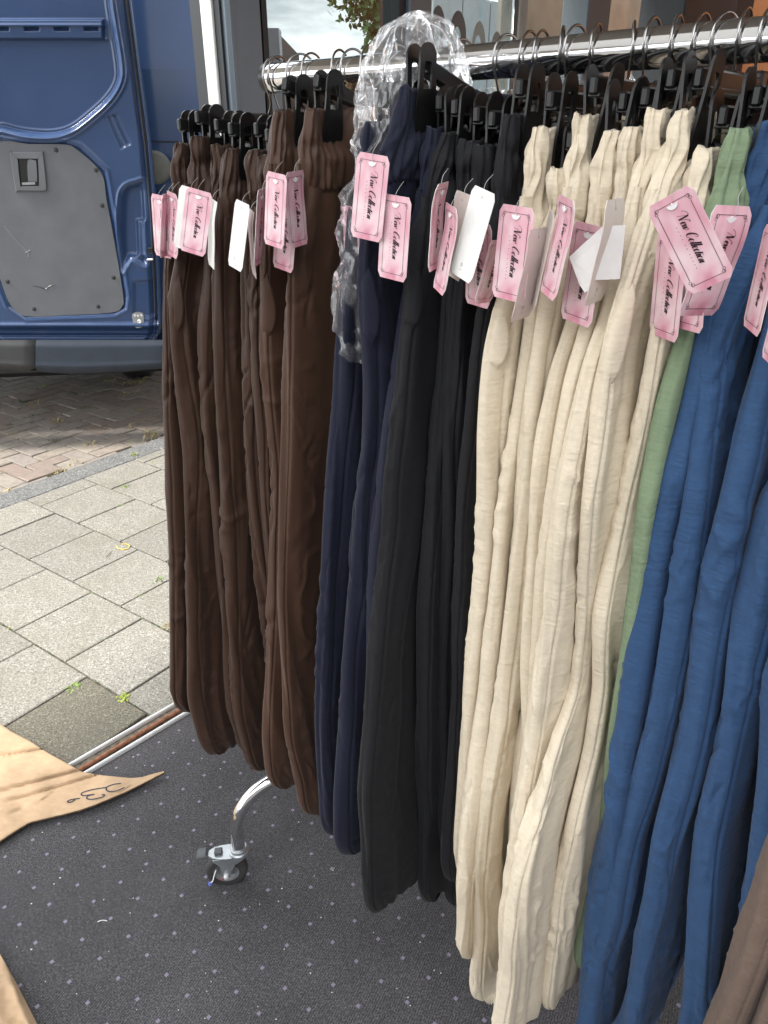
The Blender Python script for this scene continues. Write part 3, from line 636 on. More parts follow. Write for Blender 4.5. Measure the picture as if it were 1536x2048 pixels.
n = 14000; C_ = np.array([cl[i][0] for i in RNG.integers(0, len(cl), n)]); rr_ = np.array([0.45]*n)
P = C_ + np.clip(RNG.normal(0, 1, (n, 3)), -1.7, 1.7)*0.24; A_ = RNG.normal(0, 1, (n, 3)); A_ /= np.linalg.norm(A_, axis=1)[:, None]; B_ = np.cross(A_, RNG.normal(0, 1, (n, 3))); B_ /= np.linalg.norm(B_, axis=1)[:, None]
s_ = RNG.uniform(0.04, 0.085, n)[:, None]; V = np.stack([P-A_*s_, P+B_*s_*0.5, P+A_*s_, P-B_*s_*0.5], 1).reshape(-1, 3)
tag(obj('crown', mesh_np('crown', rel(V, tx), np.arange(4*n).reshape(-1, 4), M['leaf'], False), tree), kind='stuff')

# unseen side wall and partial ceiling, added to cut sky light on the rack
M['ceiling'] = simple('ceiling_paint', (0.46, 0.45, 0.43), 0.9, 0, 5, 0.05)
iw = MB(); lbox(iw, 4.35, -2.75, 1.6, 0.15, 5.3, 3.2); tag(iw.build('shop_wall', M['orange'], origin=fp(4.35, -2.75, 0)), 'orange side wall of the shop interior', 'wall')
ic = MB(); lbox(ic, 1.6, -2.35, 2.70, 3.9, 4.6, 0.12); tag(ic.build('shop_ceiling', M['ceiling'], origin=fp(1.6, -2.35, 2.6)), kind='structure')  # partial ceiling added out of view, open at left to let light in

bw = MB(); bw.box((0.6, -3.6, 1.5), 9.0, 0.15, 3.0); tag(bw.build('back_wall', M['ceiling'], origin=(0.6, -3.6, 0)), 'pale back wall of the shop behind the camera', 'wall')  # unseen pale wall, added for the bright band in the chrome rail

# ================================================================== clothes rack
def rp(s, c=0.0, z=RAIL_Z): return np.array([R0[0], R0[1], 0]) + RE*s + RN*c + UP*z
S_END0, S_POST, S_END1 = -0.665, -0.487, 0.80
rack = empty('clothes_rack', rp(S_POST, 0, 0)); tag(rack, 'chrome clothes rail on castors carrying the rows of trousers', 'clothes rack')
def kb(mb, name, m, parent=None, **kw): return mb.build(name, m, parent or rack, origin=rack.location, **kw)
mb = MB(); mb.tube([rp(s) for s in np.linspace(S_END0, S_END1, 30)], 0.0215, 28); kb(mb, 'rail', M['chrome'], smooth=True, auto=R(50))
mb = MB(); c = rp(S_END0+0.001); mb.lathe([(0.0005, 0.006), (0.018, 0.005), (0.0225, 0.0), (0.0225, -0.012)], c, -RE, 24); kb(mb, 'end_cap', M['plastic'], smooth=True, auto=R(40))
def rusty():
    m, nt, b = nt_new('rusted_chrome'); v = coords(nt, 'Object'); f = noise(nt, v, 60, 5, 0.7)
    nt.links.new(ramp(nt, f, [(0.35, (0.03, 0.022, 0.018)), (0.5, (0.20, 0.10, 0.04)), (0.62, (0.45, 0.36, 0.24))]), b.inputs['Base Color']); b.inputs['Roughness'].default_value = 0.75
    bump(nt, b, f, 0.9, 0.004); return m
M['rusted'] = rusty()
mb = MB(); prof = []
for t in np.linspace(0, 1, 26): prof.append((0.0165+0.007*math.exp(-((t-0.1)/0.16)**2)+RNG.normal(0, 0.0006), -0.017-0.06*t))
mb.lathe(prof, rp(S_POST), UP, 28); kb(mb, 'rusty_collar', M['rusted'], smooth=True)
for sp in (S_POST, 0.66):
    mb = MB(); mb.tube([rp(sp, 0, z) for z in np.linspace(RAIL_Z-0.02, 0.24, 24)], 0.0155, 20); kb(mb, 'upright', M['chrome'], smooth=True)
def castor(c, heading, brake, parent):
    """c: stem foot point on the floor, heading: unit vector from stem towards the wheel"""
    h = np.array(heading, float); h /= np.linalg.norm(h); ax = np.cross(UP, h); wc = np.array(c) + h*0.032 + UP*0.0475
    w = MB(); w.lathe([(0.029, -0.0125), (0.039, -0.0135), (0.0455, -0.011), (0.0475, -0.004), (0.0475, 0.004), (0.0455, 0.011), (0.039, 0.0135), (0.029, 0.0125)], wc, ax, 40)
    root = MB(); a0 = np.array(c)
    # fork: two cheeks, top plate, collar
    for sg in (-1, 1):
        o = ax*sg*0.018; P = [wc-h*0.007-UP*0.010, wc+h*0.006-UP*0.010, wc+h*0.009+UP*0.004, wc+h*0.012+UP*0.030, wc+h*0.026+UP*0.046, wc+h*0.026+UP*0.050, wc-h*0.046+UP*0.050, wc-h*0.040+UP*0.044, wc-h*0.022+UP*0.030, wc-h*0.012+UP*0.008]
        root.prism([p+o-ax*0.0012 for p in P], ax*0.0024)
    root.prism([wc-h*0.006+h*0.045*math.cos(t)+ax*0.0205*math.sin(t)+UP*0.0495 for t in np.linspace(0, 2*np.pi, 17)[:-1]], UP*0.004)
    col_ = a0 + UP*0.0
    root.lathe([(0.0205, 0.094), (0.0225, 0.097), (0.0225, 0.104), (0.019, 0.1065), (0.019, 0.113), (0.0175, 0.115), (0.0150, 0.115)], col_, UP, 28)
    ca = kb(root, 'castor', M['zinc'], smooth=False, auto=R(35))
    wh = w.build('tyre', M['rubber'], ca, origin=rack.location, smooth=True)
    w = MB(); w.lathe([(0.0005, 0.011), (0.006, 0.011), (0.007, 0.006), (0.018, 0.005), (0.024, 0.010), (0.0295, 0.0115), (0.0295, -0.0115), (0.024, -0.010), (0.018, -0.005), (0.0005, -0.006)], wc, ax, 32); w.build('hub', M['zinc'], ca, origin=rack.location, smooth=True, auto=R(40))
    w = MB(); w.lathe([(0.0005, 0.0275), (0.004, 0.0275), (0.0055, 0.025), (0.0055, -0.025), (0.0005, -0.0275)], wc, ax, 8); w.build('axle_bolt', M['alu'], ca, origin=rack.location)
    if brake:
        w = MB(); q = wc+h*0.040+UP*0.057; w.box(q+h*0.010-UP*0.001, 0.026, 0.026, 0.010, np.array([h*0.97-UP*0.2, ax, UP*0.97+h*0.2]), 0.004); w.box(q-h*0.026+UP*0.001, 0.018, 0.016, 0.009, np.array([h, ax, UP]), 0.002)
        w.build('brake_lever', M['lever'], ca, origin=rack.location)
    return ca, wc, h, ax
def foot(s, c_end, s_foot, sg, heading, brake):
    top = rp(s, 0, 0.30); ft = rp(s_foot, c_end, 0.0); d = (top-ft); d[2] = 0; d /= np.linalg.norm(d); pts = [ft+UP*z for z in (0.108, 0.14, 0.165)]
    for t in np.linspace(0.12, 1.5, 12): pts.append(ft + d*0.115*(1-math.cos(t)) + UP*(0.165+0.115*math.sin(t)))
    e = pts[-1]; pts += [e + (top-UP*0.012-e)*t for t in (0.35, 0.7, 1.0)]
    mb = MB(); mb.tube(smooth_poly(pts, 3), 0.0152, 20); kb(mb, 'base_tube', M['chrome'], smooth=True)
    return castor(ft, heading, brake, rack)
FT = at_z(478, 1702, 0.10); fts = float((FT - R0) @ RE); ftc = float((FT - R0) @ RN)
ca, wc, hh, axx = foot(S_POST, ftc, fts, 1, (-0.97, -0.10, 0), True)
foot(S_POST, -ftc, fts, -1, (-0.6, 0.5, 0), True); foot(0.66, ftc, 0.72, 1, (0.4, -0.6, 0), True); foot(0.66, -ftc, 0.72, -1, (0.6, 0.3, 0), False)
# thread and lint caught on the near castor
M['thread_white'] = simple('white_thread', (0.75, 0.73, 0.70), 0.8); M['thread_red'] = simple('red_thread', (0.35, 0.03, 0.05), 0.8); M['bead'] = simple('blue_fluff', (0.10, 0.13, 0.42), 0.9, 0, 200, 0.4, 0.6)
sgn = -1 if (axx @ np.array([0, 1, 0])) > 0 else 1
fr = wc + axx*sgn*0.0145
mb = MB(); mb.tube(smooth_poly([fr+hh*0.022+UP*0.014, fr+hh*0.027+UP*0.002+axx*sgn*0.004, fr+hh*0.031-UP*0.012+axx*sgn*0.006, fr+hh*0.037-UP*0.019+axx*sgn*0.006], 5), 0.0014, 6)
th_ = mb.build('tangled_thread', M['thread_white'], None, origin=wc, smooth=True); tag(th_, 'white thread with a blue lint ball caught on the front castor', 'thread')
mb = MB(); q = fr+hh*0.038-UP*0.022+axx*sgn*0.006; mb.lathe([(0.0003, -0.0055), (0.004, -0.004), (0.0055, 0), (0.004, 0.004), (0.0003, 0.0055)], q, UP, 12); mb.build('lint_ball', M['bead'], th_, origin=wc, smooth=True)
mb = MB()
for k in range(5): mb.tube(smooth_poly([fr-hh*(0.012-0.004*k)-UP*(0.010+0.001*k), fr+hh*0.004*k-UP*(0.014+0.0015*k)+axx*sgn*0.001, fr+hh*(0.010-0.003*k)-UP*(0.006+0.002*k)], 4), 0.0007, 4)
mb.build('red_fibre', M['thread_red'], th_, origin=wc)

# ================================================================== trousers
TR = [
 ('B1','brown',0.20,[(338,292),(331,420),(322,540),(322,620),(325,700),(331,860),(335,1000),(340,1150),(344,1300),(342,1400),(350,1425),(365,1437)],0,'leftmost dark brown trousers at the far end of the rail'),
 ('B2','brown',0.20,[(372,278),(365,420),(356,520),(343,600),(345,700),(356,800),(368,900),(370,960),(371,1030),(372,1150),(376,1260),(382,1400),(402,1480),(440,1504)],1,'brown trousers with a gaping pocket, second from the far end'),
 ('B3','brown',0.20,[(410,295),(412,400),(408,560),(400,640),(402,720),(411,860),(419,950),(428,1040),(434,1120),(444,1220),(448,1330),(455,1420),(478,1500),(500,1520)],0,'brown trousers just left of the blank white tag'),
 ('B4','brown',0.20,[(437,303),(430,450),(426,560),(424,660),(430,780),(439,880),(443,960),(450,1060),(456,1180),(460,1300),(472,1440),(490,1510),(530,1533)],0,'wide brown trousers behind the blank white tag'),
 ('B5','brown',0.20,[(487,305),(484,450),(483,560),(483,650),(487,760),(492,900),(503,1020),(513,1100),(526,1220),(536,1330),(545,1420)],0,'brown trousers just right of the blank white tag'),
 ('B6','brown',0.20,[(509,318),(503,450),(500,560),(503,700),(508,800),(514,920),(525,1060),(533,1150),(537,1280),(545,1400),(560,1500)],0,'narrow brown trousers squeezed behind the pair of pink tags'),
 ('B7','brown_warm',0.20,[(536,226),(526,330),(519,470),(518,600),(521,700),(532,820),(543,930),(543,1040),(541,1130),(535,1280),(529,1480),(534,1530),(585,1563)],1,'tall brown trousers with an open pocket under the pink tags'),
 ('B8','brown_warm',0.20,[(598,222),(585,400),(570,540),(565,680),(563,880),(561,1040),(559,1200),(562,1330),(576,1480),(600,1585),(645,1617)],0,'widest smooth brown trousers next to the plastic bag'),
 ('N0','navy',0.20,[(722,250),(705,400),(690,540),(676,690),(668,800),(658,900),(650,1000),(643,1150),(637,1300),(633,1450),(640,1600),(682,1662)],0,'navy trousers whose top is wrapped in the plastic bag'),
 ('N1','navy',0.21,[(790,180),(762,270),(738,400),(723,510),(721,600),(726,680),(731,780),(722,900),(708,990),(700,1100),(693,1230),(686,1400),(675,1600),(676,1680),(702,1718)],1,'navy trousers clipped highest, with an open pocket under pink tags'),
 ('N2','navy',0.20,[(842,262),(828,420),(812,560),(798,650),(782,760),(768,850),(755,960),(745,1060),(737,1200),(732,1300),(734,1420),(738,1560),(745,1700),(775,1760)],0,'navy trousers hanging right against the first black pair'),
 ('K1','black',0.20,[(872,272),(852,340),(832,440),(816,560),(800,700),(788,830),(780,950),(774,1060),(758,1190),(745,1320),(736,1450),(722,1600),(726,1740),(790,1788)],1,'wide black trousers with a pocket, first after the navy ones'),
 ('K2','black',0.20,[(915,288),(900,420),(888,560),(880,680),(872,800),(864,900),(858,980),(848,1100),(842,1200),(838,1350),(836,1500),(842,1650),(870,1792)],0,'black trousers behind the narrow twisted pink tags'),
 ('K3','black',0.20,[(945,298),(932,450),(915,610),(903,750),(894,860),(890,960),(888,1100),(884,1300),(880,1500),(878,1650),(888,1760),(902,1812)],0,'black trousers behind the large blank white tag'),
 ('K4','black',0.20,[(998,236),(985,400),(962,560),(945,660),(935,760),(930,850),(922,930),(914,1050),(906,1200),(899,1300),(894,1450),(893,1600),(902,1760)],0,'last black trousers, beside the first cream pair'),
 ('C1','beige',0.20,[(1058,262),(1050,330),(1035,400),(1012,540),(985,640),(972,690),(962,780),(955,880),(954,1000),(952,1120),(942,1250),(931,1400),(922,1560),(915,1700),(925,1770),(960,1800)],1,'first cream trousers with a folded pocket beside the black ones'),
 ('C2','beige',0.20,[(1098,345),(1082,470),(1062,580),(1045,700),(1022,850),(1003,980),(990,1120),(976,1280),(965,1400),(945,1510),(925,1640),(907,1780),(912,1860),(935,1908)],0,'cream trousers with an elastic cuff showing just above the carpet'),
 ('C3','beige',0.20,[(1143,236),(1132,330),(1118,420),(1090,560),(1062,720),(1045,850),(1032,1000),(1016,1150),(1001,1300),(985,1450),(962,1600),(946,1750),(950,1890),(990,1962)],0,'cream trousers behind the steep narrow pink tag'),
 ('C4','beige',0.20,[(1200,270),(1180,440),(1148,640),(1114,730),(1092,850),(1074,960),(1062,1100),(1054,1200),(1047,1300),(1038,1480),(1022,1650),(1012,1800),(1030,1920),(1065,1965)],0,'cream trousers with a pinched knee behind the folded white tag'),
 ('C4b','beige',0.20,[(1243,262),(1222,400),(1192,540),(1162,660),(1128,760),(1103,900),(1090,1020),(1078,1150),(1070,1300),(1062,1450),(1050,1600),(1040,1750),(1050,1900)],0,'cream trousers just left of the plain cream tag'),
 ('C5','beige',0.20,[(1294,226),(1270,340),(1238,480),(1205,620),(1168,720),(1138,850),(1110,1000),(1098,1130),(1090,1262),(1072,1400),(1058,1500),(1030,1640),(1012,1770),(1000,1860),(1005,1940),(1040,1990)],0,'tall cream trousers whose long straight edge runs past the plain cream tag'),
 ('C6','beige',0.20,[(1348,226),(1320,340),(1290,430),(1245,590),(1216,680),(1202,780),(1185,890),(1166,1000),(1158,1130),(1153,1262),(1142,1390),(1102,1500),(1072,1600),(1040,1690),(1018,1780),(1004,1880),(1002,1960),(1040,2040)],1,'cream trousers with the large sagging pocket in the middle'),
 ('C7','beige',0.20,[(1395,305),(1362,430),(1330,530),(1298,680),(1275,830),(1245,1000),(1222,1130),(1199,1262),(1194,1390),(1171,1519),(1128,1665),(1112,1756),(1098,1850),(1087,1957),(1076,2048)],0,'last cream trousers, under the big tilted pink tag'),
 ('G1','green',0.20,[(1462,266),(1428,400),(1371,663),(1327,820),(1307,920),(1281,1027),(1264,1134),(1247,1241),(1232,1350),(1217,1450),(1200,1560),(1190,1700),(1182,1900)],0,'single sage green trousers between the cream and blue ones'),
 ('D1','blue',('s',0.195),[(1440,560),(1401,680),(1367,800),(1336,900),(1310,1027),(1292,1134),(1275,1234),(1262,1320),(1240,1450),(1222,1574),(1200,1650),(1178,1811),(1166,1950),(1158,2048)],0,'first blue trousers beside the sage green pair'),
 ('D2','blue',('s',0.235),[(1432,640),(1402,740),(1378,850),(1364,960),(1345,1100),(1322,1260),(1300,1384),(1270,1519),(1241,1629),(1217,1775),(1191,1848),(1170,1994),(1160,2048)],0,'bright blue trousers with the broad lit leg'),
 ('D3','blue',('s',0.258),[(1480,800),(1440,960),(1412,1100),(1390,1262),(1365,1428),(1347,1519),(1321,1621),(1303,1738),(1272,1866),(1236,2012),(1226,2060)],0,'blue trousers in the middle of the blue row'),
 ('D4','blue',('s',0.300),[(1512,1000),(1490,1120),(1470,1250),(1452,1373),(1430,1482),(1402,1610),(1387,1756),(1371,1939),(1357,2048)],0,'blue trousers with a seam down the leg near the right edge'),
 ('D5','blue',('s',0.328),[(1522,1300),(1517,1428),(1512,1550),(1500,1700),(1480,1850),(1460,2048)],0,'last blue trousers against the taupe ones'),
 ('T1','taupe',('s',0.372),[(1536,1625),(1508,1720),(1469,1848),(1440,1939),(1400,2041)],0,'taupe brown trousers at the lower right corner'),
 ('T2','taupe',('s',0.408),[(1530,1900),(1490,2030)],0,'second taupe trousers mostly hidden at the right edge'),
]
def solve2(d, s=None, c=None):
    """horizontal: R0+s*RE+c*RN = t*d; with s or c given, solve the other two"""
    if c is not None:
        A = np.array([[RE[0], -d[0]], [RE[1], -d[1]]]); b_ = -(R0+c*RN)[:2]
    else:
        A = np.array([[RN[0], -d[0]], [RN[1], -d[1]]]); b_ = -(R0+s*RE)[:2]
    return np.linalg.solve(A, b_)
def smooth1(a, k):
    if k < 2: return a
    w = np.hanning(k+2)[1:-1]; w /= w.sum(); return np.convolve(np.pad(a, k//2, mode='edge'), w, 'valid')[:len(a)]
SPEC = []
for key, colr, c0, poly, pocket, lab in TR:
    if isinstance(c0, tuple): s = c0[1]
    else:
        d = ray(*poly[0]); dd = d[:2]/np.linalg.norm(d[:2]); Lv = np.array([-dd[1], dd[0]]); h_ = abs(0.02*(RE[:2] @ Lv)) 
        s, t = solve2(ray(poly[0][0]+h_*1200*0.5, poly[0][1]+50), c=c0)
    zs, cs, es = [], [], None
    if isinstance(c0, tuple):
        es = []; cprof = lambda z_: (0.06 if key in ('T1', 'T2') else 0.0) + float(np.interp(1.565 - z_, [0, 0.07, 0.3, 0.8, 1.2], [0.195, 0.225, 0.265, 0.275, 0.26]))
        for (x, y) in poly:
            d = ray(x, y); cc_ = 0.24
            for _ in range(3):
                e_, t = solve2(d, c=cc_); zq = CH + t*d[2]; cc_ = cprof(zq) - 0.05
            zs.append(zq); cs.append(cprof(zq)); es.append(e_ - s)
        pre = [z_ for z_ in (1.565, 1.50, 1.42, 1.2, 0.9, 0.6) if z_ > zs[0] + 0.12]
        e0 = es[0]; es = [e0*float(np.clip((1.565-z_)/(1.565-zs[0]), 0, 1)) for z_ in pre] + es; cs = [cprof(z_) for z_ in pre] + cs; zs = pre + zs
    else:
        for (x, y) in poly:
            d = ray(x, y); c, t = solve2(d, s=s); zs.append(CH + t*d[2]); cs.append(c)
    SPEC.append(dict(key=key, col=colr, s=s, z=np.array(zs), c=np.array(cs), e=(None if es is None else np.array(es)), pocket=pocket, lab=lab))

TCK = {'brown': 0.82, 'brown_warm': 0.9, 'navy': 0.85, 'black': 0.85, 'beige': 0.8, 'green': 0.9, 'blue': 0.95, 'taupe': 1.0}
trouser_info = {}
def cloth_disp(arc, z, seed, zt, zb, amp, crinkle):
    """outward offset of the cloth: long hanging folds, short creases and crumples"""
    H = zt - z; lowf = np.clip(H/0.9, 0, 1); top = sst(H, 0.06, 0.22)
    warp = perlin(arc/0.10, z/0.35, seed+5)*0.6
    f1 = perlin(arc/0.040 + warp + 1.5*z, z/0.75 + 11.3, seed); f2 = perlin(arc/0.019 + warp*1.5, z/0.45 + 3.7, seed+1)
    r1 = 1-2.2*np.abs(perlin(arc/0.046 + warp*1.5 + 1.2*z, z/0.60, seed+2))
    d = amp*top*(0.0090*f1*(0.6+0.5*lowf) + 0.0032*f2 + 0.0050*(r1-0.4))
    def crease(k, la, lz, sk, width, mz):
        p = arc/la + sk*z/lz + 0.5*perlin(arc/0.06, z/0.12, seed+k+3); q = z/lz - sk*arc/(la*2.2)
        n_ = perlin(p, q, seed+k); m_ = np.clip(perlin(arc/0.06+k, z/mz, seed+k+1)*2.6-0.55, 0, 1)
        return np.clip(1-np.abs(n_)/width, 0, 1)**1.5*m_
    d += crinkle*top*(0.0042*crease(20, 0.055, 0.085, 0.9, 0.28, 0.22) - 0.0040*crease(24, 0.050, 0.070, -0.8, 0.25, 0.18) + 0.0024*crease(28, 0.032, 0.035, 0.7, 0.3, 0.10) + 0.0016*perlin(arc/0.02+4*z, z/0.028, seed+33)*np.clip(perlin(arc/0.07, z/0.15, seed+34)*2.2-0.2, 0, 1))
    gath = np.exp(-np.clip(H-0.09, 0, None)/0.08); d += 0.0022*gath*np.sin(arc/0.0045 + 2*perlin(arc/0.03, z/0.2, seed+6))*sst(H, 0.08, 0.10)
    cuff = np.exp(-(z-zb)/0.030); d += 0.0016*np.clip(cuff, 0, 1)*np.sin(arc/0.0062+perlin(arc/0.02, z*0, seed+7)*2)
    return d
def leg_surface(sp, near, nth, nz, seed):
    s, zt = sp['s'], sp['z'][0]; zb = sp['zb']; tk = TCK[sp['col']]
    z0 = zt - 0.062; z = np.linspace(z0, zb, nz)
    zo = sp['z'][::-1]; co = sp['c'][::-1]; co = co.copy(); co[0] = co[1]; csil = np.interp(z, zo, co)
    k = max(3, int(0.07/(abs(z[1]-z[0]))) | 1); csil = smooth1(csil, k)
    H = zt - z; low = z - zb
    tck = (0.0155 + 0.0065*sst(H, 0.05, 0.5))*tk
    wid = 0.104 - 0.012*sst(H, 0.2, 0.9)
    tuck = np.sqrt(np.clip(1-(1-np.clip(low/0.085, 0, 1))**2, 0, 1))
    ins = 0.62+0.38*sst(H, 0.066, 0.104); tck = tck*(0.5+0.5*tuck)*ins; wid = wid*(0.60+0.40*tuck)*(0.5+0.5*ins)
    ctr = np.zeros(nz); esh = np.zeros(nz)
    for i in range(nz):
        P = rp(s, csil[i], 0)[:2]; dd = P/np.linalg.norm(P); Lv = np.array([-dd[1], dd[0]]); LN = RN[:2] @ Lv; LE = RE[:2] @ Lv
        if sp['e'] is None:
            h_ = math.hypot(wid[i]*LN, tck[i]*LE)/LN; ctr[i] = csil[i] - h_ - 0.012*(1-ins[i]) - 0.040*(1-tuck[i])
        else:
            ctr[i] = csil[i] - wid[i] - 0.012*(1-ins[i]); esh[i] = np.interp(z[i], zo, sp['e'][::-1])
    if sp['e'] is not None:
        esh = smooth1(esh, k); esh = esh + (1.0*tck + 0.006)*sst(H, 0.0, 0.3)
    if not near:
        ctr = smooth1(-(ctr*0.9) + 0.01*perlin(z/0.4, z*0, seed+40), 9)
    sway = esh + 0.006*perlin(z/0.35, z*0+0.5, seed+30)
    if near:
        q = np.linspace(0, 1, nth); th = np.interp(q, [0, 0.10, 0.80, 1.0], [-np.pi, -0.9, 2.1, np.pi])
    else: th = np.linspace(-np.pi, np.pi, nth)
    ct = np.sign(np.cos(th))*np.abs(np.cos(th))**0.66; stt = np.sign(np.sin(th))*np.abs(np.sin(th))**0.66
    a = ct[None, :]*wid[:, None]; e = stt[None, :]*tck[:, None]
    arc = np.cumsum(np.concatenate([[0], np.hypot(np.diff(ct)*0.095, np.diff(stt)*0.028)]))[None, :]*np.ones((nz, 1))
    nA = np.cos(th)/0.095; nE = np.sin(th)/0.028; nl = np.hypot(nA, nE); nA /= nl; nE /= nl
    amp = {'brown': 0.75, 'brown_warm': 0.5, 'navy': 0.62, 'black': 0.62, 'beige': 0.66, 'green': 0.45, 'blue': 0.62, 'taupe': 0.7}[sp['col']]; crk = {'brown': 1.15, 'brown_warm': 0.8, 'navy': 0.6, 'black': 0.5, 'beige': 0.85, 'green': 0.25, 'blue': 1.0, 'taupe': 1.0}[sp['col']]
    dsp = cloth_disp(arc, z[:, None]*np.ones((1, nth)), seed, zt, zb, amp*sp.get('amp', 1), crk*sp.get('crk', 1))
    if near:
        ths = 0.30 + 0.5*((seed*0.618) % 1); j_ = int(np.argmin(np.abs(th-ths))); da = arc - arc[:, j_:j_+1] - 0.004*perlin(z/0.15, z*0+.2, seed+70)[:, None]
        dsp = dsp + sp.get('amp', 1)*(-0.0026*np.exp(-(da/0.0022)**2) + 0.0012*np.exp(-np.clip(da, 0, 1)/0.006)*(da > 0))
    A_ = ctr[:, None] + a + nA[None, :]*dsp; E_ = s + sway[:, None] + e + nE[None, :]*dsp
    zz = z[:, None] + 0.004*np.sin(th*2+seed)[None, :]*np.exp(-low/0.02)[:, None]
    V = np.array([R0[0], R0[1], 0]) + A_[..., None]*RN + E_[..., None]*RE + zz[..., None]*UP
    return V, th, z, nA, nE
def cap_rows(V):
    c = V[-1].mean(0); return np.concatenate([V, (V[-1]*0.55+c*0.45+UP*0.006)[None], (V[-1]*0.15+c*0.85+UP*0.014)[None]])
def make_trousers(i, sp):
    rs = np.random.default_rng(100+i); seed = 1000+37*i; m = M[sp['col']]; zt = sp['z'][0]
    zb = sp['z'][-1]
    if sp['key'] in ('B5', 'B6', 'K4', 'C1', 'C4b', 'G1', 'N2', 'C7', 'D1', 'D2', 'D3', 'D4', 'D5', 'T1', 'T2'):
        zb = min(zb, 0.40) if sp['key'] not in ('B5', 'B6') else zb
    if sp['z'][-1] < 0.2: zb = max(sp['z'][-1], 0.14)
    sp['zb'] = zb; base = rp(sp['s'], 0, zt)
    root = empty('trousers', base); tag(root, sp['lab'], 'trousers', 'trousers hanging along the rail')
    near, th, z, nA, nE = leg_surface(sp, True, 130, 210, seed)
    Vn = cap_rows(near); o = obj('leg', mesh_np('leg', rel(Vn.reshape(-1, 3), base), grid_faces(Vn.shape[0], Vn.shape[1]), m), root)
    far, _, _, _, _ = leg_surface(sp, False, 48, 90, seed+7); Vf = cap_rows(far); obj('leg', mesh_np('leg', rel(Vf.reshape(-1, 3), base), grid_faces(Vf.shape[0], Vf.shape[1]), m), root)
    # gathered elastic waistband
    nu, nv = 300, 32; th2 = np.linspace(-np.pi, np.pi, nu, endpoint=False); H = np.linspace(-0.004, 0.105, nv)
    cn = np.interp(zt-H, sp['z'][::-1], sp['c'][::-1]); cn = smooth1(cn, 7); tk = TCK[sp['col']]
    ph = 0.038+0.006*rs.normal(); hb_ = rs.uniform(0.08, 0.14); pinch = 1 - rs.uniform(0.10, 0.20)*np.exp(-((H-ph)/0.006)**2) - 0.20*np.exp(-((H-0.100)/0.006)**2) - 0.25*np.exp(-((H+0.004)/0.006)**2); puff = 1 + hb_*np.exp(-((H-0.018)/0.014)**2) + rs.uniform(0.04, 0.12)*np.exp(-((H-0.066)/0.020)**2)
    tz = 0.0225*pinch*puff*tk; P = rp(sp['s'], cn[0], 0)[:2]; dd = P/np.linalg.norm(P); Lv = np.array([-dd[1], dd[0]]); LN = RN[:2] @ Lv; LE = RE[:2] @ Lv
    tz = tz*(1-0.55*sst(H, 0.094, 0.104)); edge = cn - 0.011 - 0.014*sst(H, 0.094, 0.104) + 0.010*(pinch*puff-1) + 0.003*np.sin(H/0.017+i*1.7); wf_ = (edge+0.185)/2; cf = edge - wf_
    ct = np.sign(np.cos(th2))*np.abs(np.cos(th2))**0.35; stt = np.sign(np.sin(th2))*np.abs(np.sin(th2))**0.9
    arc = np.cumsum(np.concatenate([[0], np.hypot(np.diff(ct)*0.19, np.diff(stt)*0.022)]))
    gs = np.sin(arc[None, :]/0.0017 + 2.2*perlin(arc/0.02, arc*0+.3, seed+50)[None, :] + 0.8*np.sin(H[:, None]/0.012+i)) 
    ga = 0.0009 + 0.0014*np.exp(-((H-ph)/0.009)**2) + 0.0010*np.exp(-((H+0.002)/0.008)**2) + 0.0010*np.exp(-((H-0.098)/0.010)**2)
    big = perlin(arc[None, :]/0.020 + 0.6*np.sin(H[:, None]/0.02+i), H[:, None]/0.045+2.1, seed+51)*0.0060 + perlin(arc[None, :]/0.009, H[:, None]/0.030+9.1, seed+54)*0.0022
    # fabric sags away from the clip in the middle, folded inward at the very end
    dsp = (ga[:, None]*gs + big)
    clip_c = float(np.interp(zt-0.02, sp['z'][::-1], sp['c'][::-1]))-0.058; flat = 1 - 0.76*sst(1-np.abs(cf[:, None]+ct[None, :]*wf_[:, None]-clip_c)/0.040, 0.0, 0.55)*(1-sst(H[:, None], 0.028, 0.060))
    dsp = dsp*np.clip(flat, 0.25, 1)**1.5; nA2 = np.cos(th2)/0.19; nE2 = np.sin(th2)/0.022; nl = np.hypot(nA2, nE2)+1e-9; nA2 /= nl; nE2 /= nl
    A_ = cf[:, None] + ct[None, :]*wf_[:, None] + nA2*dsp; E_ = sp['s'] + stt[None, :]*tz[:, None]*flat + nE2*dsp
    Z_ = zt - H[:, None] + 0.0040*perlin(arc/0.018, arc*0, seed+52)[None, :]*np.exp(-np.clip(H, 0, 1)/0.02)[:, None] - 0.010*np.clip(np.cos(arc/0.38*6.28*0+0)*0, 0, 1)
    V = np.array([R0[0], R0[1], 0]) + A_[..., None]*RN + E_[..., None]*RE + Z_[..., None]*UP
    inner = V[0].copy(); inner = inner*1.0; e0 = (inner - (np.array([R0[0], R0[1], 0]) + sp['s']*RE)) @ RE; inner -= RE*(e0*0.8)[:, None]; inner[:, 2] -= 0.004
    inn2 = V[0].copy(); inn2 -= RE*(e0*0.85)[:, None]; inn2[:, 2] -= 0.05
    V = np.concatenate([inn2[None], inner[None], V]); obj('waistband', mesh_np('waistband', rel(V.reshape(-1, 3), base), grid_faces(V.shape[0], nu, True), m), root)
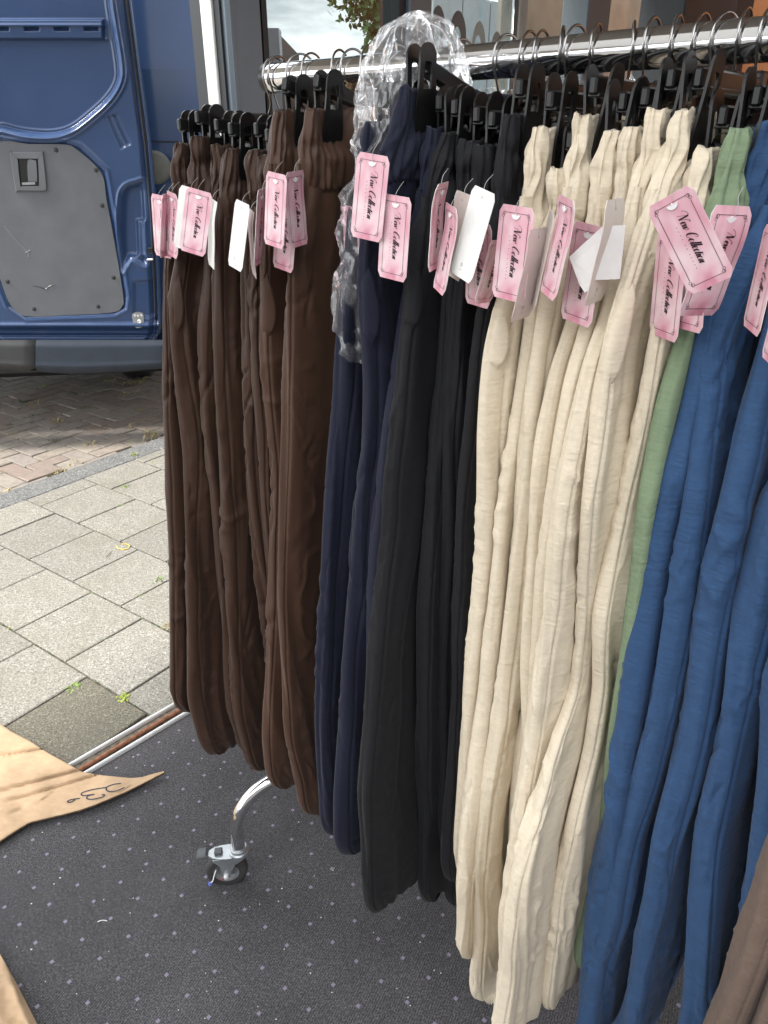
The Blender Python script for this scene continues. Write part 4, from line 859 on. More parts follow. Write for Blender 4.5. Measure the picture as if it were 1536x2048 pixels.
    # gathered elastic cuff where it shows below the leg
    if sp['key'] in ('C2', 'C3'):
        low = near[-1]; cc = low.mean(0) + RN*0.006; n2 = 120; a2 = np.linspace(0, 2*np.pi, n2, endpoint=False); rows = []
        for t, sc in ((-0.018, 0.7), (-0.004, 0.82), (0.008, 1.0), (0.018, 1.04), (0.028, 0.98), (0.033, 0.80), (0.030, 0.45)):
            rr_ = sc*(1+0.075*np.sin(a2*26+np.sin(a2*3)*1.5)); rows.append(cc + (np.cos(a2)*0.026*rr_)[:, None]*RN + (np.sin(a2)*0.017*rr_)[:, None]*RE + UP*(-t) + UP*(0.003*np.sin(a2*2+i))[:, None])
        V = np.array(rows); obj('cuff', mesh_np('cuff', rel(V.reshape(-1, 3), base), grid_faces(7, n2, True)[:, ::-1], m), root)
    if sp['pocket']:
        zz0, zz1 = {'B2': (1.385, 1.25), 'B7': (1.40, 1.27), 'N1': (1.44, 1.30), 'K1': (1.44, 1.33), 'C1': (1.40, 1.31), 'C6': (1.46, 1.31)}[sp['key']]
        nvp, nup = 40, 18; sp2 = dict(sp); sp2['amp'] = 0.0; sp2['crk'] = 0.0; sm_, th_s, z_s, _, _ = leg_surface(sp2, True, 130, 210, seed)
        V = np.zeros((nvp, nup, 3)); zi = np.linspace(zz0, zz1, nvp); bulge = 0.0065
        def surf(zq, tq):
            fi = (z_s[0]-zq)/(z_s[0]-z_s[-1])*(len(z_s)-1); i0 = int(np.clip(np.floor(fi), 0, len(z_s)-2)); fz_ = fi-i0
            col2 = sm_[i0]*(1-fz_)+sm_[i0+1]*fz_; return np.array([np.interp(tq, th_s, col2[:, k_]) for k_ in range(3)]), np.interp(tq, th_s, nA), np.interp(tq, th_s, nE)
        for a_ in range(nvp):
            v = a_/(nvp-1); prof_ = math.sin(math.pi*v**0.8)**1.4; t1 = 0.14+0.52*math.sin(math.pi*v**0.85)
            for b_ in range(nup):
                u = b_/(nup-1); P_, na_, ne_ = surf(zi[a_] - 0.012*prof_*u, -0.55+(t1+0.55)*u); fold = 0.0025*math.sin(u*7+v*5)*prof_
                V[a_, b_] = P_ + (na_*RN + ne_*RE)*(0.0010 - 0.012*max(0, 1-5*v) - 0.014*max(0, 1-3.0*(1-v)) - 0.010*max(0, 1-2.0*u) + bulge*prof_*u**4)
        Vo = V + 0; inner = V - 0.0015*RN - 0.001*RE; Vall = np.concatenate([Vo, inner[:, ::-1]], 1)
        obj('pocket', mesh_np('pocket', rel(Vall.reshape(-1, 3), base), grid_faces(nvp, 2*nup, True), m), root)
    trouser_info[sp['key']] = (root, near, th, z)
for i, sp in enumerate(SPEC): make_trousers(i, sp)

# ================================================================== hangers with clips
def lever_outline(n=18):
    o = []
    for t in np.linspace(np.pi, 0, 11): o.append((0.0150*math.cos(t), 0.040+0.0150*math.sin(t)))
    o += [(0.0155, 0.018), (0.0170, 0.0), (0.0185, -0.012), (0.0185, -0.038), (-0.0185, -0.038), (-0.0185, -0.012), (-0.0170, 0.0), (-0.0155, 0.018)]; return np.array(o)
def lever_bm(mb, c, tilt, sg):
    """frame-shaped lever with a window, flaring to a wide jaw. plane spanned by RN and (tilted) UP"""
    up = UP*math.cos(tilt) + RE*sg*math.sin(tilt); nr = RE*math.cos(tilt) - UP*sg*math.sin(tilt); o = lever_outline(); n = len(o)
    win = np.array([(max(-0.0075, min(0.0075, x*0.48)), min(0.036, max(0.008, 0.020+(y-0.02)*0.50))) for x, y in o]); th_ = 0.0028
    def P(q, d): return c + RN*q[0] + up*q[1] + nr*d
    V = [P(q, th_/2) for q in o] + [P(q, th_/2) for q in win] + [P(q, -th_/2) for q in o] + [P(q, -th_/2) for q in win]; Fs = []
    for i in range(n):
        j = (i+1) % n; Fs += [[i, j, n+j, n+i], [2*n+j, 2*n+i, 3*n+i, 3*n+j], [j, i, 2*n+i, 2*n+j], [n+i, n+j, 3*n+j, 3*n+i]]
    mb.add(V, Fs)
HOOK_JIT = np.random.default_rng(5)
def make_hanger(s, zt, lab, group='clip hangers hooked on the rail', c1=0.145, c2=-0.145, yaw=0.0, hook_s=None, tilt=0.0):
    n0 = len(bpy.data.objects); zbar = zt + 0.030; base = rp(s, 0, zbar - c1*math.tan(tilt)); root = empty('clip_hanger', base); tag(root, lab, 'hanger', group)
    j = HOOK_JIT
    mb = MB(); tn = RN*math.cos(tilt)+UP*math.sin(tilt); tu = UP*math.cos(tilt)-RN*math.sin(tilt); mb.box(base, 0.36, 0.009, 0.017, [tn, RE, tu], 0.002); mb.box(base-tu*0.0085, 0.35, 0.014, 0.004, [tn, RE, tu], 0.001); mb.box(base+tu*0.004, 0.034, 0.013, 0.022, [tn, RE, tu], 0.003); mb.build('bar', M['plastic'], root, origin=base)
    hs = max(s + j.normal(0, 0.004), S_END0 + 0.012 + abs(j.normal(0, 0.006))); R_ = 0.0262; tw = j.normal(0, 0.22); hn = RN*math.cos(tw) + RE*math.sin(tw); hc = rp(hs, 0, RAIL_Z + j.uniform(0.000, 0.003)); pts = [base+UP*0.012, base*0.55+(hc-UP*0.055)*0.45]
    lo = hc - UP*0.036 + hn*0.013; pts = [base+UP*0.010, base*0.5+UP*0.005+(lo-UP*0.010)*0.5, lo]
    for t in np.linspace(R(-22), R(205), 15): pts.append(hc + hn*R_*math.cos(t) + UP*R_*math.sin(t)*1.06 + (UP*0.002 if t < 0 else 0))
    mb = MB(); mb.tube(smooth_poly(pts, 3), 0.00175, 7); e = pts[-1]; mb.lathe([(0.0003, -0.0032), (0.0026, -0.0018), (0.003, 0), (0.0026, 0.0018), (0.0003, 0.0032)], e, UP, 8); mb.build('hook', M['wire'], root, origin=base, smooth=True)
    for c_ in (c1, c2):
        cc = rp(s, c_ + j.normal(0, 0.004), zt - 0.004 + j.normal(0, 0.002) - (c1-c_)*math.tan(tilt)); mb = MB()
        for sg in (-1, 1): lever_bm(mb, cc + RE*sg*0.0085, R(3.5+j.normal(0, 2)), sg)
        mb.box(cc + UP*0.004, 0.016, 0.012, 0.010, [RN, RE, UP], 0.002); cl_ = mb.build('clip', M['plastic'], root, origin=base)
        mb = MB(); arc_ = [cc + RE*0.0085*math.cos(t) + UP*(0.006+0.012*math.sin(t)) for t in np.linspace(R(-30), R(210), 12)]; 
        for k in range(len(arc_)-1): 
            a, b = arc_[k], arc_[k+1]; mb.add([a-RN*0.0055, a+RN*0.0055, b+RN*0.0055, b-RN*0.0055], [[0, 1, 2, 3]])
        mb.build('spring', M['wire'], cl_, origin=base)
HL = {'B1': 'leftmost dark brown trousers', 'B2': 'second brown trousers from the far end', 'B3': 'brown trousers left of the blank white tag', 'B4': 'wide brown trousers behind the blank white tag', 'B5': 'brown trousers right of the blank white tag', 'B6': 'narrow brown trousers squeezed behind the pink tags', 'B7': 'tall brown trousers with an open pocket', 'B8': 'widest brown trousers next to the plastic bag', 'N0': 'navy trousers wrapped in the plastic bag', 'N1': 'highest navy trousers in front of the plastic bag', 'N2': 'navy trousers against the first black pair', 'K1': 'first wide black trousers', 'K2': 'black trousers behind the twisted pink tags', 'K3': 'black trousers behind the large white tag', 'K4': 'last black trousers beside the cream ones', 'C1': 'first cream trousers beside the black ones', 'C2': 'low cream trousers with the cuff showing', 'C3': 'cream trousers behind the steep narrow tag', 'C4': 'cream trousers with a pinched knee', 'C4b': 'cream trousers left of the plain cream tag', 'C5': 'tall cream trousers with the long straight edge', 'C6': 'cream trousers with the large sagging pocket', 'C7': 'last cream trousers under the tilted tag', 'G1': 'sage green trousers', 'D1': 'first blue trousers', 'D2': 'bright blue trousers with the broad lit leg', 'D3': 'middle blue trousers', 'D4': 'blue trousers near the right edge', 'D5': 'last blue trousers', 'T1': 'taupe trousers', 'T2': 'second taupe trousers'}
for sp in SPEC: make_hanger(sp['s'], sp['z'][0], tilt=R(16) if sp['key'] == 'N1' else (R(14) if sp['key'] in ('B7', 'B8') else 0.0), lab= 'black clip hanger carrying the ' + HL[sp['key']], c1=float(np.interp(sp['z'][0]-0.02, sp['z'][::-1], sp['c'][::-1]))-0.058)

# ================================================================== hang tags
def tag_mat():
    m, nt, b = nt_new('pink_card'); b.inputs['Roughness'].default_value = 0.38; v = coords(nt, 'Object')
    mp = nt.nodes.new('ShaderNodeMapping'); mp.inputs['Scale'].default_value = (15, 9, 1); nt.links.new(v, mp.inputs['Vector'])
    n1 = nt.nodes.new('ShaderNodeTexNoise'); n1.inputs['Scale'].default_value = 1.3; n1.inputs['Detail'].default_value = 1.5; n1.inputs['Distortion'].default_value = 1.6; nt.links.new(mp.outputs['Vector'], n1.inputs['Vector'])
    c = ramp(nt, n1.outputs['Fac'], [(0.30, (0.66, 0.27, 0.35)), (0.45, (0.75, 0.42, 0.48)), (0.58, (0.80, 0.53, 0.58)), (0.72, (0.85, 0.66, 0.68))])
    # ring of the satin rose
    d = nt.nodes.new('ShaderNodeVectorMath'); d.operation = 'DISTANCE'; nt.links.new(v, d.inputs[0]); d.inputs[1].default_value = (-0.016, -0.072, 0)
    r_ = ramp(nt, d.outputs['Value'], [(0.0, (1, 1, 1)), (0.007, (0.9, 0.9, 0.9)), (0.0105, (0.25,)*3), (0.0125, (0.75,)*3), (0.017, (0.1,)*3), (0.03, (0, 0, 0))])
    c = mix(nt, r_, c, (0.86, 0.66, 0.68)); nt.links.new(c, b.inputs['Base Color']); return m
M['pink'] = tag_mat(); M['card_white'] = simple('white_card', (0.82, 0.80, 0.77), 0.5, 0, 60, 0.03); M['card_cream'] = simple('cream_card', (0.74, 0.665, 0.60), 0.5, 0, 60, 0.03); M['card_rose'] = simple('rose_grey_card', (0.66, 0.55, 0.53), 0.45, 0, 60, 0.03)
M['ink'] = simple('maroon_ink', (0.030, 0.010, 0.020), 0.5); M['ink_line'] = simple('border_ink', (0.09, 0.035, 0.05), 0.5); M['pearl'] = simple('clear_plastic', (0.88, 0.86, 0.86), 0.25)
TW, TH = 0.054, 0.115
def curl(x, y, k): return k*((y+TH/2)/(TH/2))**2*0.006 + 0.0015*k*math.sin(y*70)
def card_mesh(k, back):
    o = []; r_ = 0.005
    for cx_, cy_, a0 in ((TW/2-r_, -r_, 0), (-TW/2+r_, -r_, 90), (-TW/2+r_, -TH+r_, 180), (TW/2-r_, -TH+r_, 270)):
        for a in np.linspace(a0, a0+90, 5): o.append((cx_+r_*math.cos(R(a)), cy_+r_*math.sin(R(a))))
    ysm = np.linspace(0, -TH, 15); V = []; nx = 5
    for y in ysm:
        h = TW/2
        for rr_ in (r_,):
            dy = min(-y, TH+y); h = TW/2 - (r_ - math.sqrt(max(0, r_*r_-(r_-dy)**2)) if dy < r_ else 0)
        for q in np.linspace(-1, 1, nx): V.append((q*h, y, curl(0, y, k)))
    n = len(V); V = np.array(V); V2 = V.copy(); V2[:, 2] -= 0.0006; f1 = grid_faces(15, nx)[:, ::-1]; f2 = grid_faces(15, nx) + n
    edge = [i*nx for i in range(15)] + [14*nx+j for j in range(1, nx)] + [i*nx+nx-1 for i in range(13, -1, -1)] + [j for j in range(nx-2, 0, -1)]
    f3 = np.array([[edge[i], edge[(i+1) % len(edge)], edge[(i+1) % len(edge)]+n, edge[i]+n] for i in range(len(edge))])
    return mesh_np('card', np.concatenate([V, V2]), [np.concatenate([f1, f2, f3])], [M['pink'], back], False, np.concatenate([np.zeros(len(f1)), np.ones(len(f2)+len(f3))]))
def ribbon(mb, pts, w, k, z0=0.00035):
    P = np.asarray(pts, float); T = np.gradient(P, axis=0); T /= np.linalg.norm(T, axis=1)[:, None]+1e-12; Nn = np.stack([-T[:, 1], T[:, 0]], 1); w = np.full(len(P), w) if np.isscalar(w) else np.asarray(w)
    A_ = P + Nn*w[:, None]/2; B_ = P - Nn*w[:, None]/2; V = [(x, y, curl(x, y, k)+z0) for x, y in A_] + [(x, y, curl(x, y, k)+z0) for x, y in B_]; n = len(P)
    mb.add(V, [[i, n+i, n+i+1, i+1] for i in range(n-1)])
GL = {
 'N': (0.72, [[(-.42,.62),(-.40,.60)], [(-.42,.62),(-.32,.88),(-.08,1.03),(.16,.97)], [(0,0),(.06,.35),(.12,.7),(.16,.97)], [(.16,.97),(.28,.55),(.42,.0)], [(.42,0),(.52,.5),(.62,.9),(.74,.92),(.78,.84)]]),
 'e': (0.36, [[(.03,.22),(.2,.26),(.3,.38),(.22,.47),(.1,.4),(.04,.2),(.1,.02),(.22,.02),(.36,.14)]]),
 'w': (0.60, [[(.02,.46),(.02,.2),(.08,.02)], [(.08,.02),(.2,.16),(.26,.45)], [(.26,.45),(.25,.2),(.31,.02)], [(.31,.02),(.46,.2),(.5,.46),(.44,.4)]]),
 'C': (0.66, [[(.50,.72),(.62,.86),(.52,1.0),(.30,.88),(.10,.5),(.10,.14),(.28,.0),(.48,.1),(.6,.28)]]),
 'o': (0.40, [[(.2,.47),(.06,.34),(.05,.1),(.16,.0),(.30,.12),(.34,.34),(.22,.47)]]),
 'l': (0.22, [[(.24,1.0),(.16,.6),(.06,.15),(.1,.01),(.2,.1)]]),
 'c': (0.33, [[(.28,.38),(.2,.47),(.08,.36),(.04,.14),(.12,.0),(.3,.12)]]),
 't': (0.24, [[(.20,.72),(.12,.4),(.05,.12),(.1,.0),(.22,.1)], [(0,.46),(.25,.48)]]),
 'i': (0.22, [[(.12,.46),(.05,.14),(.09,.01),(.2,.1)], [(.17,.66),(.16,.63)]]),
 'n': (0.44, [[(.10,.46),(.06,.22),(.0,.0)], [(.02,.1),(.16,.42),(.28,.44),(.26,.24),(.25,.06),(.3,.0),(.4,.1)]]),
}
def lettering(k):
    mb = MB(); S = 0.0125; x = 0.0; items = []
    for ch in 'New Collection':
        if ch == ' ': x += 0.30; continue
        w, st = GL[ch]; items.append((x, st)); x += w
    sc = 0.0605/x*1.0; S = sc*1.0; sv = 0.0115
    for x0, st in items:
        for s_ in st:
            P = smooth_poly(s_, 5) if len(s_) > 2 else np.array(s_)
            # text runs down the card: reading x -> -y of card, letter up -> +x of card
            Q = np.stack([0.0035 + P[:, 1]*sv - 0.5*sv*0 - 0.0045, -0.025 - (x0+P[:, 0] + 0.24*(P[:, 1]))*S], 1)
            T = np.gradient(P, axis=0); T /= np.linalg.norm(T, axis=1)[:, None]+1e-9; wd = 0.00040 + 0.00150*np.clip(-T[:, 1], 0, 1)**1.5
            if len(s_) == 2 and abs(s_[0][0]-s_[1][0]) < 0.1: wd = np.full(len(P), 0.0012)
            ribbon(mb, Q, wd, k, 0.00045)
    for y in [-0.036, -0.041, -0.046, -0.051, -0.058, -0.063, -0.070, -0.0745, -0.079, -0.0835, -0.088]: ribbon(mb, [(-0.0065, y), (-0.0065, y-0.0009)], 0.0009, k, 0.0004)
    return mb
def border(k):
    mb = MB(); a, t, b_ = TW/2-0.0075, -0.0085, -TH+0.0085
    for P in ([(-a+.003, t), (a-.003, t)], [(-a+.003, b_), (a-.003, b_)]): ribbon(mb, np.linspace(P[0], P[1], 4), 0.0006, k)
    for sx in (-1, 1): ribbon(mb, np.linspace((sx*a, t-.007), (sx*a, b_+.007), 12), 0.0006, k)
    for sx in (-1, 1):
        for yy, sg in ((t, -1), (b_, 1)):
            for (dx, dy, r_) in ((-0.0012, 0.0012, 0.0019), (0.0006, 0.0045, 0.0016), (0.0, 0.0012, 0.0009)):
                c = np.array([sx*(a+dx), yy+sg*dy]); th = np.linspace(0, 2*np.pi, 13); ribbon(mb, np.stack([c[0]+r_*np.cos(th), c[1]+r_*np.sin(th)], 1), 0.0005, k)
    return mb
def fastener(k):
    mb = MB(); c = np.array([0, -0.0105]); th = np.linspace(R(180), R(360), 10); P = [(c[0]+0.0062*math.cos(t), c[1]+0.0055*math.sin(t)) for t in th]; z = curl(0, -0.01, k)
    mb.prism([(x, y, z+0.0003) for x, y in P], (0, 0, 0.0009)); mb.box((0, -0.0098, z+0.0009), 0.0018, 0.0020, 0.0014, None, 0.0004); return mb
def recyc(k):
    mb = MB(); c = np.array([0.004, -0.098]); 
    for a in (90, 210, 330):
        p = c + 0.0030*np.array([math.cos(R(a)), math.sin(R(a))]); q = c + 0.0030*np.array([math.cos(R(a+120)), math.sin(R(a+120))]); d = (q-p); L_ = [(p+d*0.15), (p+d*0.85)]; ribbon(mb, L_, 0.00055, k, -0.0010)
    ribbon(mb, [(0.0055, -0.1045), (0.0025, -0.1045)], 0.0006, k, -0.0010); ribbon(mb, [(0.0006, -0.0098), (-0.0006, -0.0098)], 0.0028, k, -0.0010); return mb
KS = (0.0, 0.6, -0.7); PRINT = {}
for bname in ('card_white', 'card_cream', 'card_rose'):
    for k in KS: PRINT[(bname, k)] = card_mesh(k, M[bname])
def proto(mbf, m, k):
    o = mbf(k).build('x', m); me = o.data; bpy.data.objects.remove(o); return me
LET = {k: proto(lettering, M['ink'], k) for k in KS}; BOR = {k: proto(border, M['ink_line'], k) for k in KS}; FAS = {k: proto(fastener, M['pearl'], k) for k in KS}; REC = {k: proto(recyc, M['ink_line'], k) for k in KS}
M['string'] = simple('nylon_string', (0.50, 0.48, 0.46), 0.3)
def make_tag(top, bot, wpx, sg, c, label, back=False, k=0.0, bmat='card_white', string=True):
    q = R0 + RN*c; d0 = ray(*top); t0 = ((q - CAM) @ RN)/(d0 @ RN); P0 = CAM + d0*t0; d1 = ray(*bot)
    hv = P0-CAM; hv[2] = 0; hv /= np.linalg.norm(hv); P1 = CAM + d1*(((P0-CAM) @ hv + 0.006)/(d1 @ hv)); ax = P1-P0; ln = np.linalg.norm(ax); ax /= ln; sc = ln/TH; tocam = CAM-P0; tocam /= np.linalg.norm(tocam)
    n0 = tocam - ax*(tocam @ ax); n0 /= np.linalg.norm(n0); w0 = np.cross(-ax, n0); w0 /= np.linalg.norm(w0)      # card x (to the right), card y = -ax
    zc = (P0-CAM) @ np.array([0, math.cos(PITCH), -math.sin(PITCH)]); cosf = min(1.0, wpx/(TW*min(sc, 1.3)*F/zc)); ph = math.acos(cosf)*sg
    w1 = w0*math.cos(ph) + n0*math.sin(ph); n1 = np.cross(w1, -ax)
    if back: w1 = -w1; n1 = -n1
    Mx = Matrix(((w1[0], -ax[0], n1[0], P0[0]), (w1[1], -ax[1], n1[1], P0[1]), (w1[2], -ax[2], n1[2], P0[2]), (0, 0, 0, 1)))
    o = bpy.data.objects.new('hang_tag', PRINT[(bmat, k)]); COL.objects.link(o); o.matrix_world = Mx @ Matrix.Diagonal((min(sc, 1.3), sc, 1, 1)); tag(o, label, 'price tag', 'swing tags hanging from the trousers')
    for nm, me in (('lettering', LET[k]), ('border', BOR[k]), ('fastener', FAS[k]), ('recycling_mark', REC[k])): obj(nm, me, o)
    if string:
        h = np.array([0, -0.0085, 0.0012]); u = np.array([w1 @ UP, (-ax) @ UP, n1 @ UP]); e = np.array([w1 @ RN, (-ax) @ RN, n1 @ RN])
        mb = MB(); mb.tube(smooth_poly([h, h+u*0.010+np.array([0.001, 0, 0.0005]), h+u*0.018-e*0.005+np.array([0.001*sg, 0, 0]), h+u*0.026-e*0.014], 4), 0.00028, 5); mb.build('string', M['string'], o)
    return o
TG = [
 # top, bottom, width px, yaw sign, offset from the rail, label, back?, curl, back card
 ((319,390),(327,514),34, 1,0.262,'leftmost pink tag, furthest out over the van',0,0.0,'card_white'),
 ((336,387),(331,513),22,-1,0.258,'thin slanted pink tag second from the left',0,0.0,'card_white'),
 ((347,385),(347,513),20, 1,0.266,'narrow pink tag just left of the framed one',0,0.6,'card_white'),
 ((385,376),(372,500),50, 1,0.262,'white tag back peeking out behind the left framed pink tag',1,0.0,'card_white'),
 ((399,380),(384,507),52, 1,0.285,'large pink tag reading New Collection over the second brown pair',0,0.0,'card_white'),
 ((424,400),(420,534),13, 1,0.272,'pale grey tag edge right of the left large pink tag',1,0.6,'card_white'),
 ((486,404),(470,537),30, 1,0.290,'blank white tag hanging alone on the brown trousers',1,0.0,'card_white'),
 ((499,421),(506,553),8,1,0.275,'pale pink tag seen edge on beside the blank white tag',1,0.6,'card_rose'),
 ((524,378),(516,530),16,-1,0.270,'half hidden pink tag left of the overlapping pair',0,0.0,'card_white'),
 ((575,402),(565,540),42, 1,0.250,'lower pink tag showing only its end below the pair',0,0.0,'card_white'),
 ((586,342),(596,492),38,-1,0.262,'right tag of the overlapping pair on brown trousers',0,0.6,'card_white'),
 ((553,346),(547,493),41, 1,0.292,'left tag of the overlapping pair on brown trousers',0,0.0,'card_white'),
 ((706,414),(708,572),40, 1,0.225,'pink tag veiled inside the clear plastic bag',0,0.0,'card_white'),
 ((747,308),(731,479),66, 1,0.300,'big pink tag in front of the plastic bag',0,0.0,'card_white'),
 ((793,391),(783,559),60, 1,0.292,'pink tag tucked behind the black trousers edge',0,0.0,'card_white'),
 ((881,365),(865,538),24,-1,0.285,'left of the two narrow twisted pink tags on black trousers',0,0.6,'card_white'),
 ((908,411),(880,583),26, 1,0.296,'right of the two narrow twisted pink tags on black trousers',0,0.6,'card_white'),
 ((928,385),(905,555),34, 1,0.270,'white tag half covered by the large white tag',1,0.0,'card_cream'),
 ((958,446),(954,612),50, 1,0.262,'pink tag partly covered by the large white tag',0,0.0,'card_white'),
 ((970,379),(921,556),50, 1,0.300,'large blank white tag in front of the black trousers',1,0.0,'card_white'),
 ((1000,480),(966,606),34,-1,0.275,'slanted pink tag peeping out left of the cream row',0,0.0,'card_white'),
 ((1035,412),(1015,600),70, 1,0.300,'pink New Collection tag on the first cream trousers',0,0.0,'card_white'),
 ((1083,458),(1044,640),38,-1,0.290,'rose grey tag back beside the first cream trousers',1,0.6,'card_rose'),
 ((1105,424),(1066,612),12, 1,0.278,'thin cream tag edge left of the steep pink tag',1,0.0,'card_cream'),
 ((1139,395),(1098,592),36, 1,0.305,'steep narrow dark pink tag among the cream trousers',0,0.6,'card_white'),
 ((1180,448),(1150,646),66, 1,0.278,'wide pink tag under the folded white tag',0,0.0,'card_white'),
 ((1238,399),(1191,607),36,-1,0.290,'plain cream tag back hanging on the cream trousers',1,0.6,'card_cream'),
 ((1345,470),(1325,676),58, 1,0.275,'lowest pink tag below the big tilted one',0,0.0,'card_white'),
 ((1385,462),(1372,660),62, 1,0.285,'second lowest pink tag below the big tilted one',0,0.0,'card_white'),
 ((1474,414),(1398,634),74,-1,0.296,'pink creased tag behind the big tilted one',0,-0.7,'card_white'),
 ((1336,392),(1424,571),92, 1,0.385,'big tilted pink New Collection tag at the right',0,0.0,'card_white'),
 ((1548,455),(1500,662),36, 1,0.300,'dark pink tag on the blue trousers at the right edge',0,0.0,'card_white'),
 ((1585,540),(1537,726),36, 1,0.325,'cut off pink tag low at the right edge of the photo',0,0.0,'card_white'),
]
for (t_, b_, w_, sg, c_, lab, bk_, k_, bm_) in TG: make_tag(t_, b_, w_, sg, c_, lab, bool(bk_), k_, bm_)
# folded white tag: two panels meeting at a crease
q = R0 + RN*0.300; fpts = [at_plane(x, y, q, RN) for x, y in ((1143, 513), (1206, 452), (1192, 560), (1184, 577), (1170, 585), (1160, 570))]
mb = MB(); cpt = sum(fpts)/6; fpts = [p + RN*0.004*(i == 0) for i, p in enumerate(fpts)]; mb.prism(fpts, RN*0.0006); mb.prism([fpts[1], fpts[2], fpts[2]-RN*0.02+RE*0.014, fpts[1]-RN*0.02+RE*0.012], RN*0.0005)
ft = mb.build('folded_tag', M['card_white'], None, origin=cpt); tag(ft, 'white tag folded into a pointed flap over a pink tag', 'price tag', 'swing tags hanging from the trousers')
mb = MB(); cc = at_plane(1165, 540, q+RN*0.0012, RN)
for a in (90, 210, 330):
    p = cc + 0.0032*(RE*math.cos(R(a))+UP*math.sin(R(a))); p2 = cc + 0.0032*(RE*math.cos(R(a+120))+UP*math.sin(R(a+120))); mb.tube([p*0.85+p2*0.15, p*0.15+p2*0.85], 0.0003, 4)
mb.build('recycling_mark', M['ink_line'], ft, origin=cpt)

# ================================================================== clear plastic garment bag
def film(name, tint=0.0):
    m = bpy.data.materials.new(name); m.use_nodes = True; nt = m.node_tree; nt.nodes.clear(); o = nt.nodes.new('ShaderNodeOutputMaterial')
    t = nt.nodes.new('ShaderNodeBsdfTransparent'); t.inputs['Color'].default_value = (0.93, 0.935, 0.94, 1); g = nt.nodes.new('ShaderNodeBsdfGlossy'); g.inputs['Roughness'].default_value = 0.13; g.inputs['Color'].default_value = (1, 1, 1, 1)
    df = nt.nodes.new('ShaderNodeBsdfDiffuse'); df.inputs['Color'].default_value = (0.8, 0.8, 0.8, 1); tr_ = nt.nodes.new('ShaderNodeBsdfTranslucent'); tr_.inputs['Color'].default_value = (0.8, 0.8, 0.8, 1)
    v = coords(nt, 'Object', (1.0, 1.0, 0.55), (R(20), R(15), R(30))); n1 = noise(nt, v, 17, 2, 0.5); n2 = noise(nt, coords(nt, 'Object', (1, 1, 0.35), (R(-25), R(30), 0)), 42, 2, 0.5)
    def rdg(x):
        a = nt.nodes.new('ShaderNodeMath'); a.operation = 'SUBTRACT'; nt.links.new(x, a.inputs[0]); a.inputs[1].default_value = 0.5
        b_ = nt.nodes.new('ShaderNodeMath'); b_.operation = 'ABSOLUTE'; nt.links.new(a.outputs[0], b_.inputs[0]); return b_.outputs[0]
    p = bump(nt, None, rdg(n1), 1.0, 0.035); p = bump(nt, None, rdg(n2), 0.5, 0.009, p); nt.links.new(p, g.inputs['Normal'])
    lw_ = nt.nodes.new('ShaderNodeLayerWeight'); lw_.inputs['Blend'].default_value = 0.30; nt.links.new(p, lw_.inputs['Normal'])
    nt.links.new(ramp(nt, lw_.outputs['Fresnel'], [(0.0, (0.06,)*3), (0.25, (0.16,)*3), (0.6, (0.50,)*3), (1.0, (0.80,)*3)]), g.inputs['Color'])
    m1 = nt.nodes.new('ShaderNodeMixShader'); m1.inputs[0].default_value = 0.12; ad = nt.nodes.new('ShaderNodeMixShader'); ad.inputs[0].default_value = 0.5; nt.links.new(df.outputs[0], ad.inputs[1]); nt.links.new(tr_.outputs[0], ad.inputs[2])
    nt.links.new(t.outputs[0], m1.inputs[1]); nt.links.new(ad.outputs[0], m1.inputs[2]); m2 = nt.nodes.new('ShaderNodeAddShader'); nt.links.new(m1.outputs[0], m2.inputs[0]); nt.links.new(g.outputs[0], m2.inputs[1]); nt.links.new(m2.outputs[0], o.inputs['Surface']); return m
M['film'] = film('clear_film')
def crumple(a, z, seed):
    d = 0.0
    for k, (l, w) in enumerate(((0.095, 0.0130), (0.048, 0.0080), (0.025, 0.0028))):
        wx = perlin(a/l*0.7+3, z/l*0.7+k, seed+20+k)*0.9; d = d + w*(0.55-1.6*np.abs(perlin(a/l+wx, z/l-wx, seed+k)))
    return d
sN0 = [sp for sp in SPEC if sp['key'] == 'N0'][0]['s']
def bag_mesh(s, zc_list, tk_list, nth, nz, seed, e_off=0.0):
    """zc_list: (z, c_near, c_far) rows from top to bottom"""
    Z = np.array([r_[0] for r_ in zc_list]); z = np.linspace(Z[0], Z[-1], nz); cnr = np.interp(z, Z[::-1], [r_[1] for r_ in zc_list][::-1]); cfr = np.interp(z, Z[::-1], [r_[2] for r_ in zc_list][::-1]); tk = np.interp(z, Z[::-1], tk_list[::-1])
    cnr = smooth1(cnr, 9); cfr = smooth1(cfr, 9); th = np.linspace(-np.pi, np.pi, nth, endpoint=False); ct = np.cos(th); stt = np.sin(th); w = (cnr-cfr)/2; c0 = (cnr+cfr)/2
    arc = th[None, :]*0.12*np.ones((nz, 1)); zz = z[:, None]*np.ones((1, nth)); d = crumple(arc, zz, seed)
    nA = ct/0.15; nE = stt/0.045; nl = np.hypot(nA, nE); nA /= nl; nE /= nl
    A_ = c0[:, None]+ct[None, :]*w[:, None] + nA*d; E_ = s + e_off + stt[None, :]*tk[:, None] + nE*d; Zo = zz + 0.006*perlin(arc/0.05, zz/0.05, seed+9)
    return np.array([R0[0], R0[1], 0]) + A_[..., None]*RN + E_[..., None]*RE + Zo[..., None]*UP
def zc_of(px, py, s):
    d = ray(px, py); c, t = solve2(d, s=s); return CH + t*d[2], c
rows = []
for (y, xl, xr_) in ((26, 800, 862), (40, 772, 880), (75, 745, 896), (115, 728, 908), (160, 715, 915), (200, 708, 912), (235, 706, 900), (270, 704, 880)):
    z1, c1 = zc_of(xl+24, y, sN0+0.01); z2, c2 = zc_of(xr_, y, sN0+0.01); rows.append((z1, c1-0.02, c2))
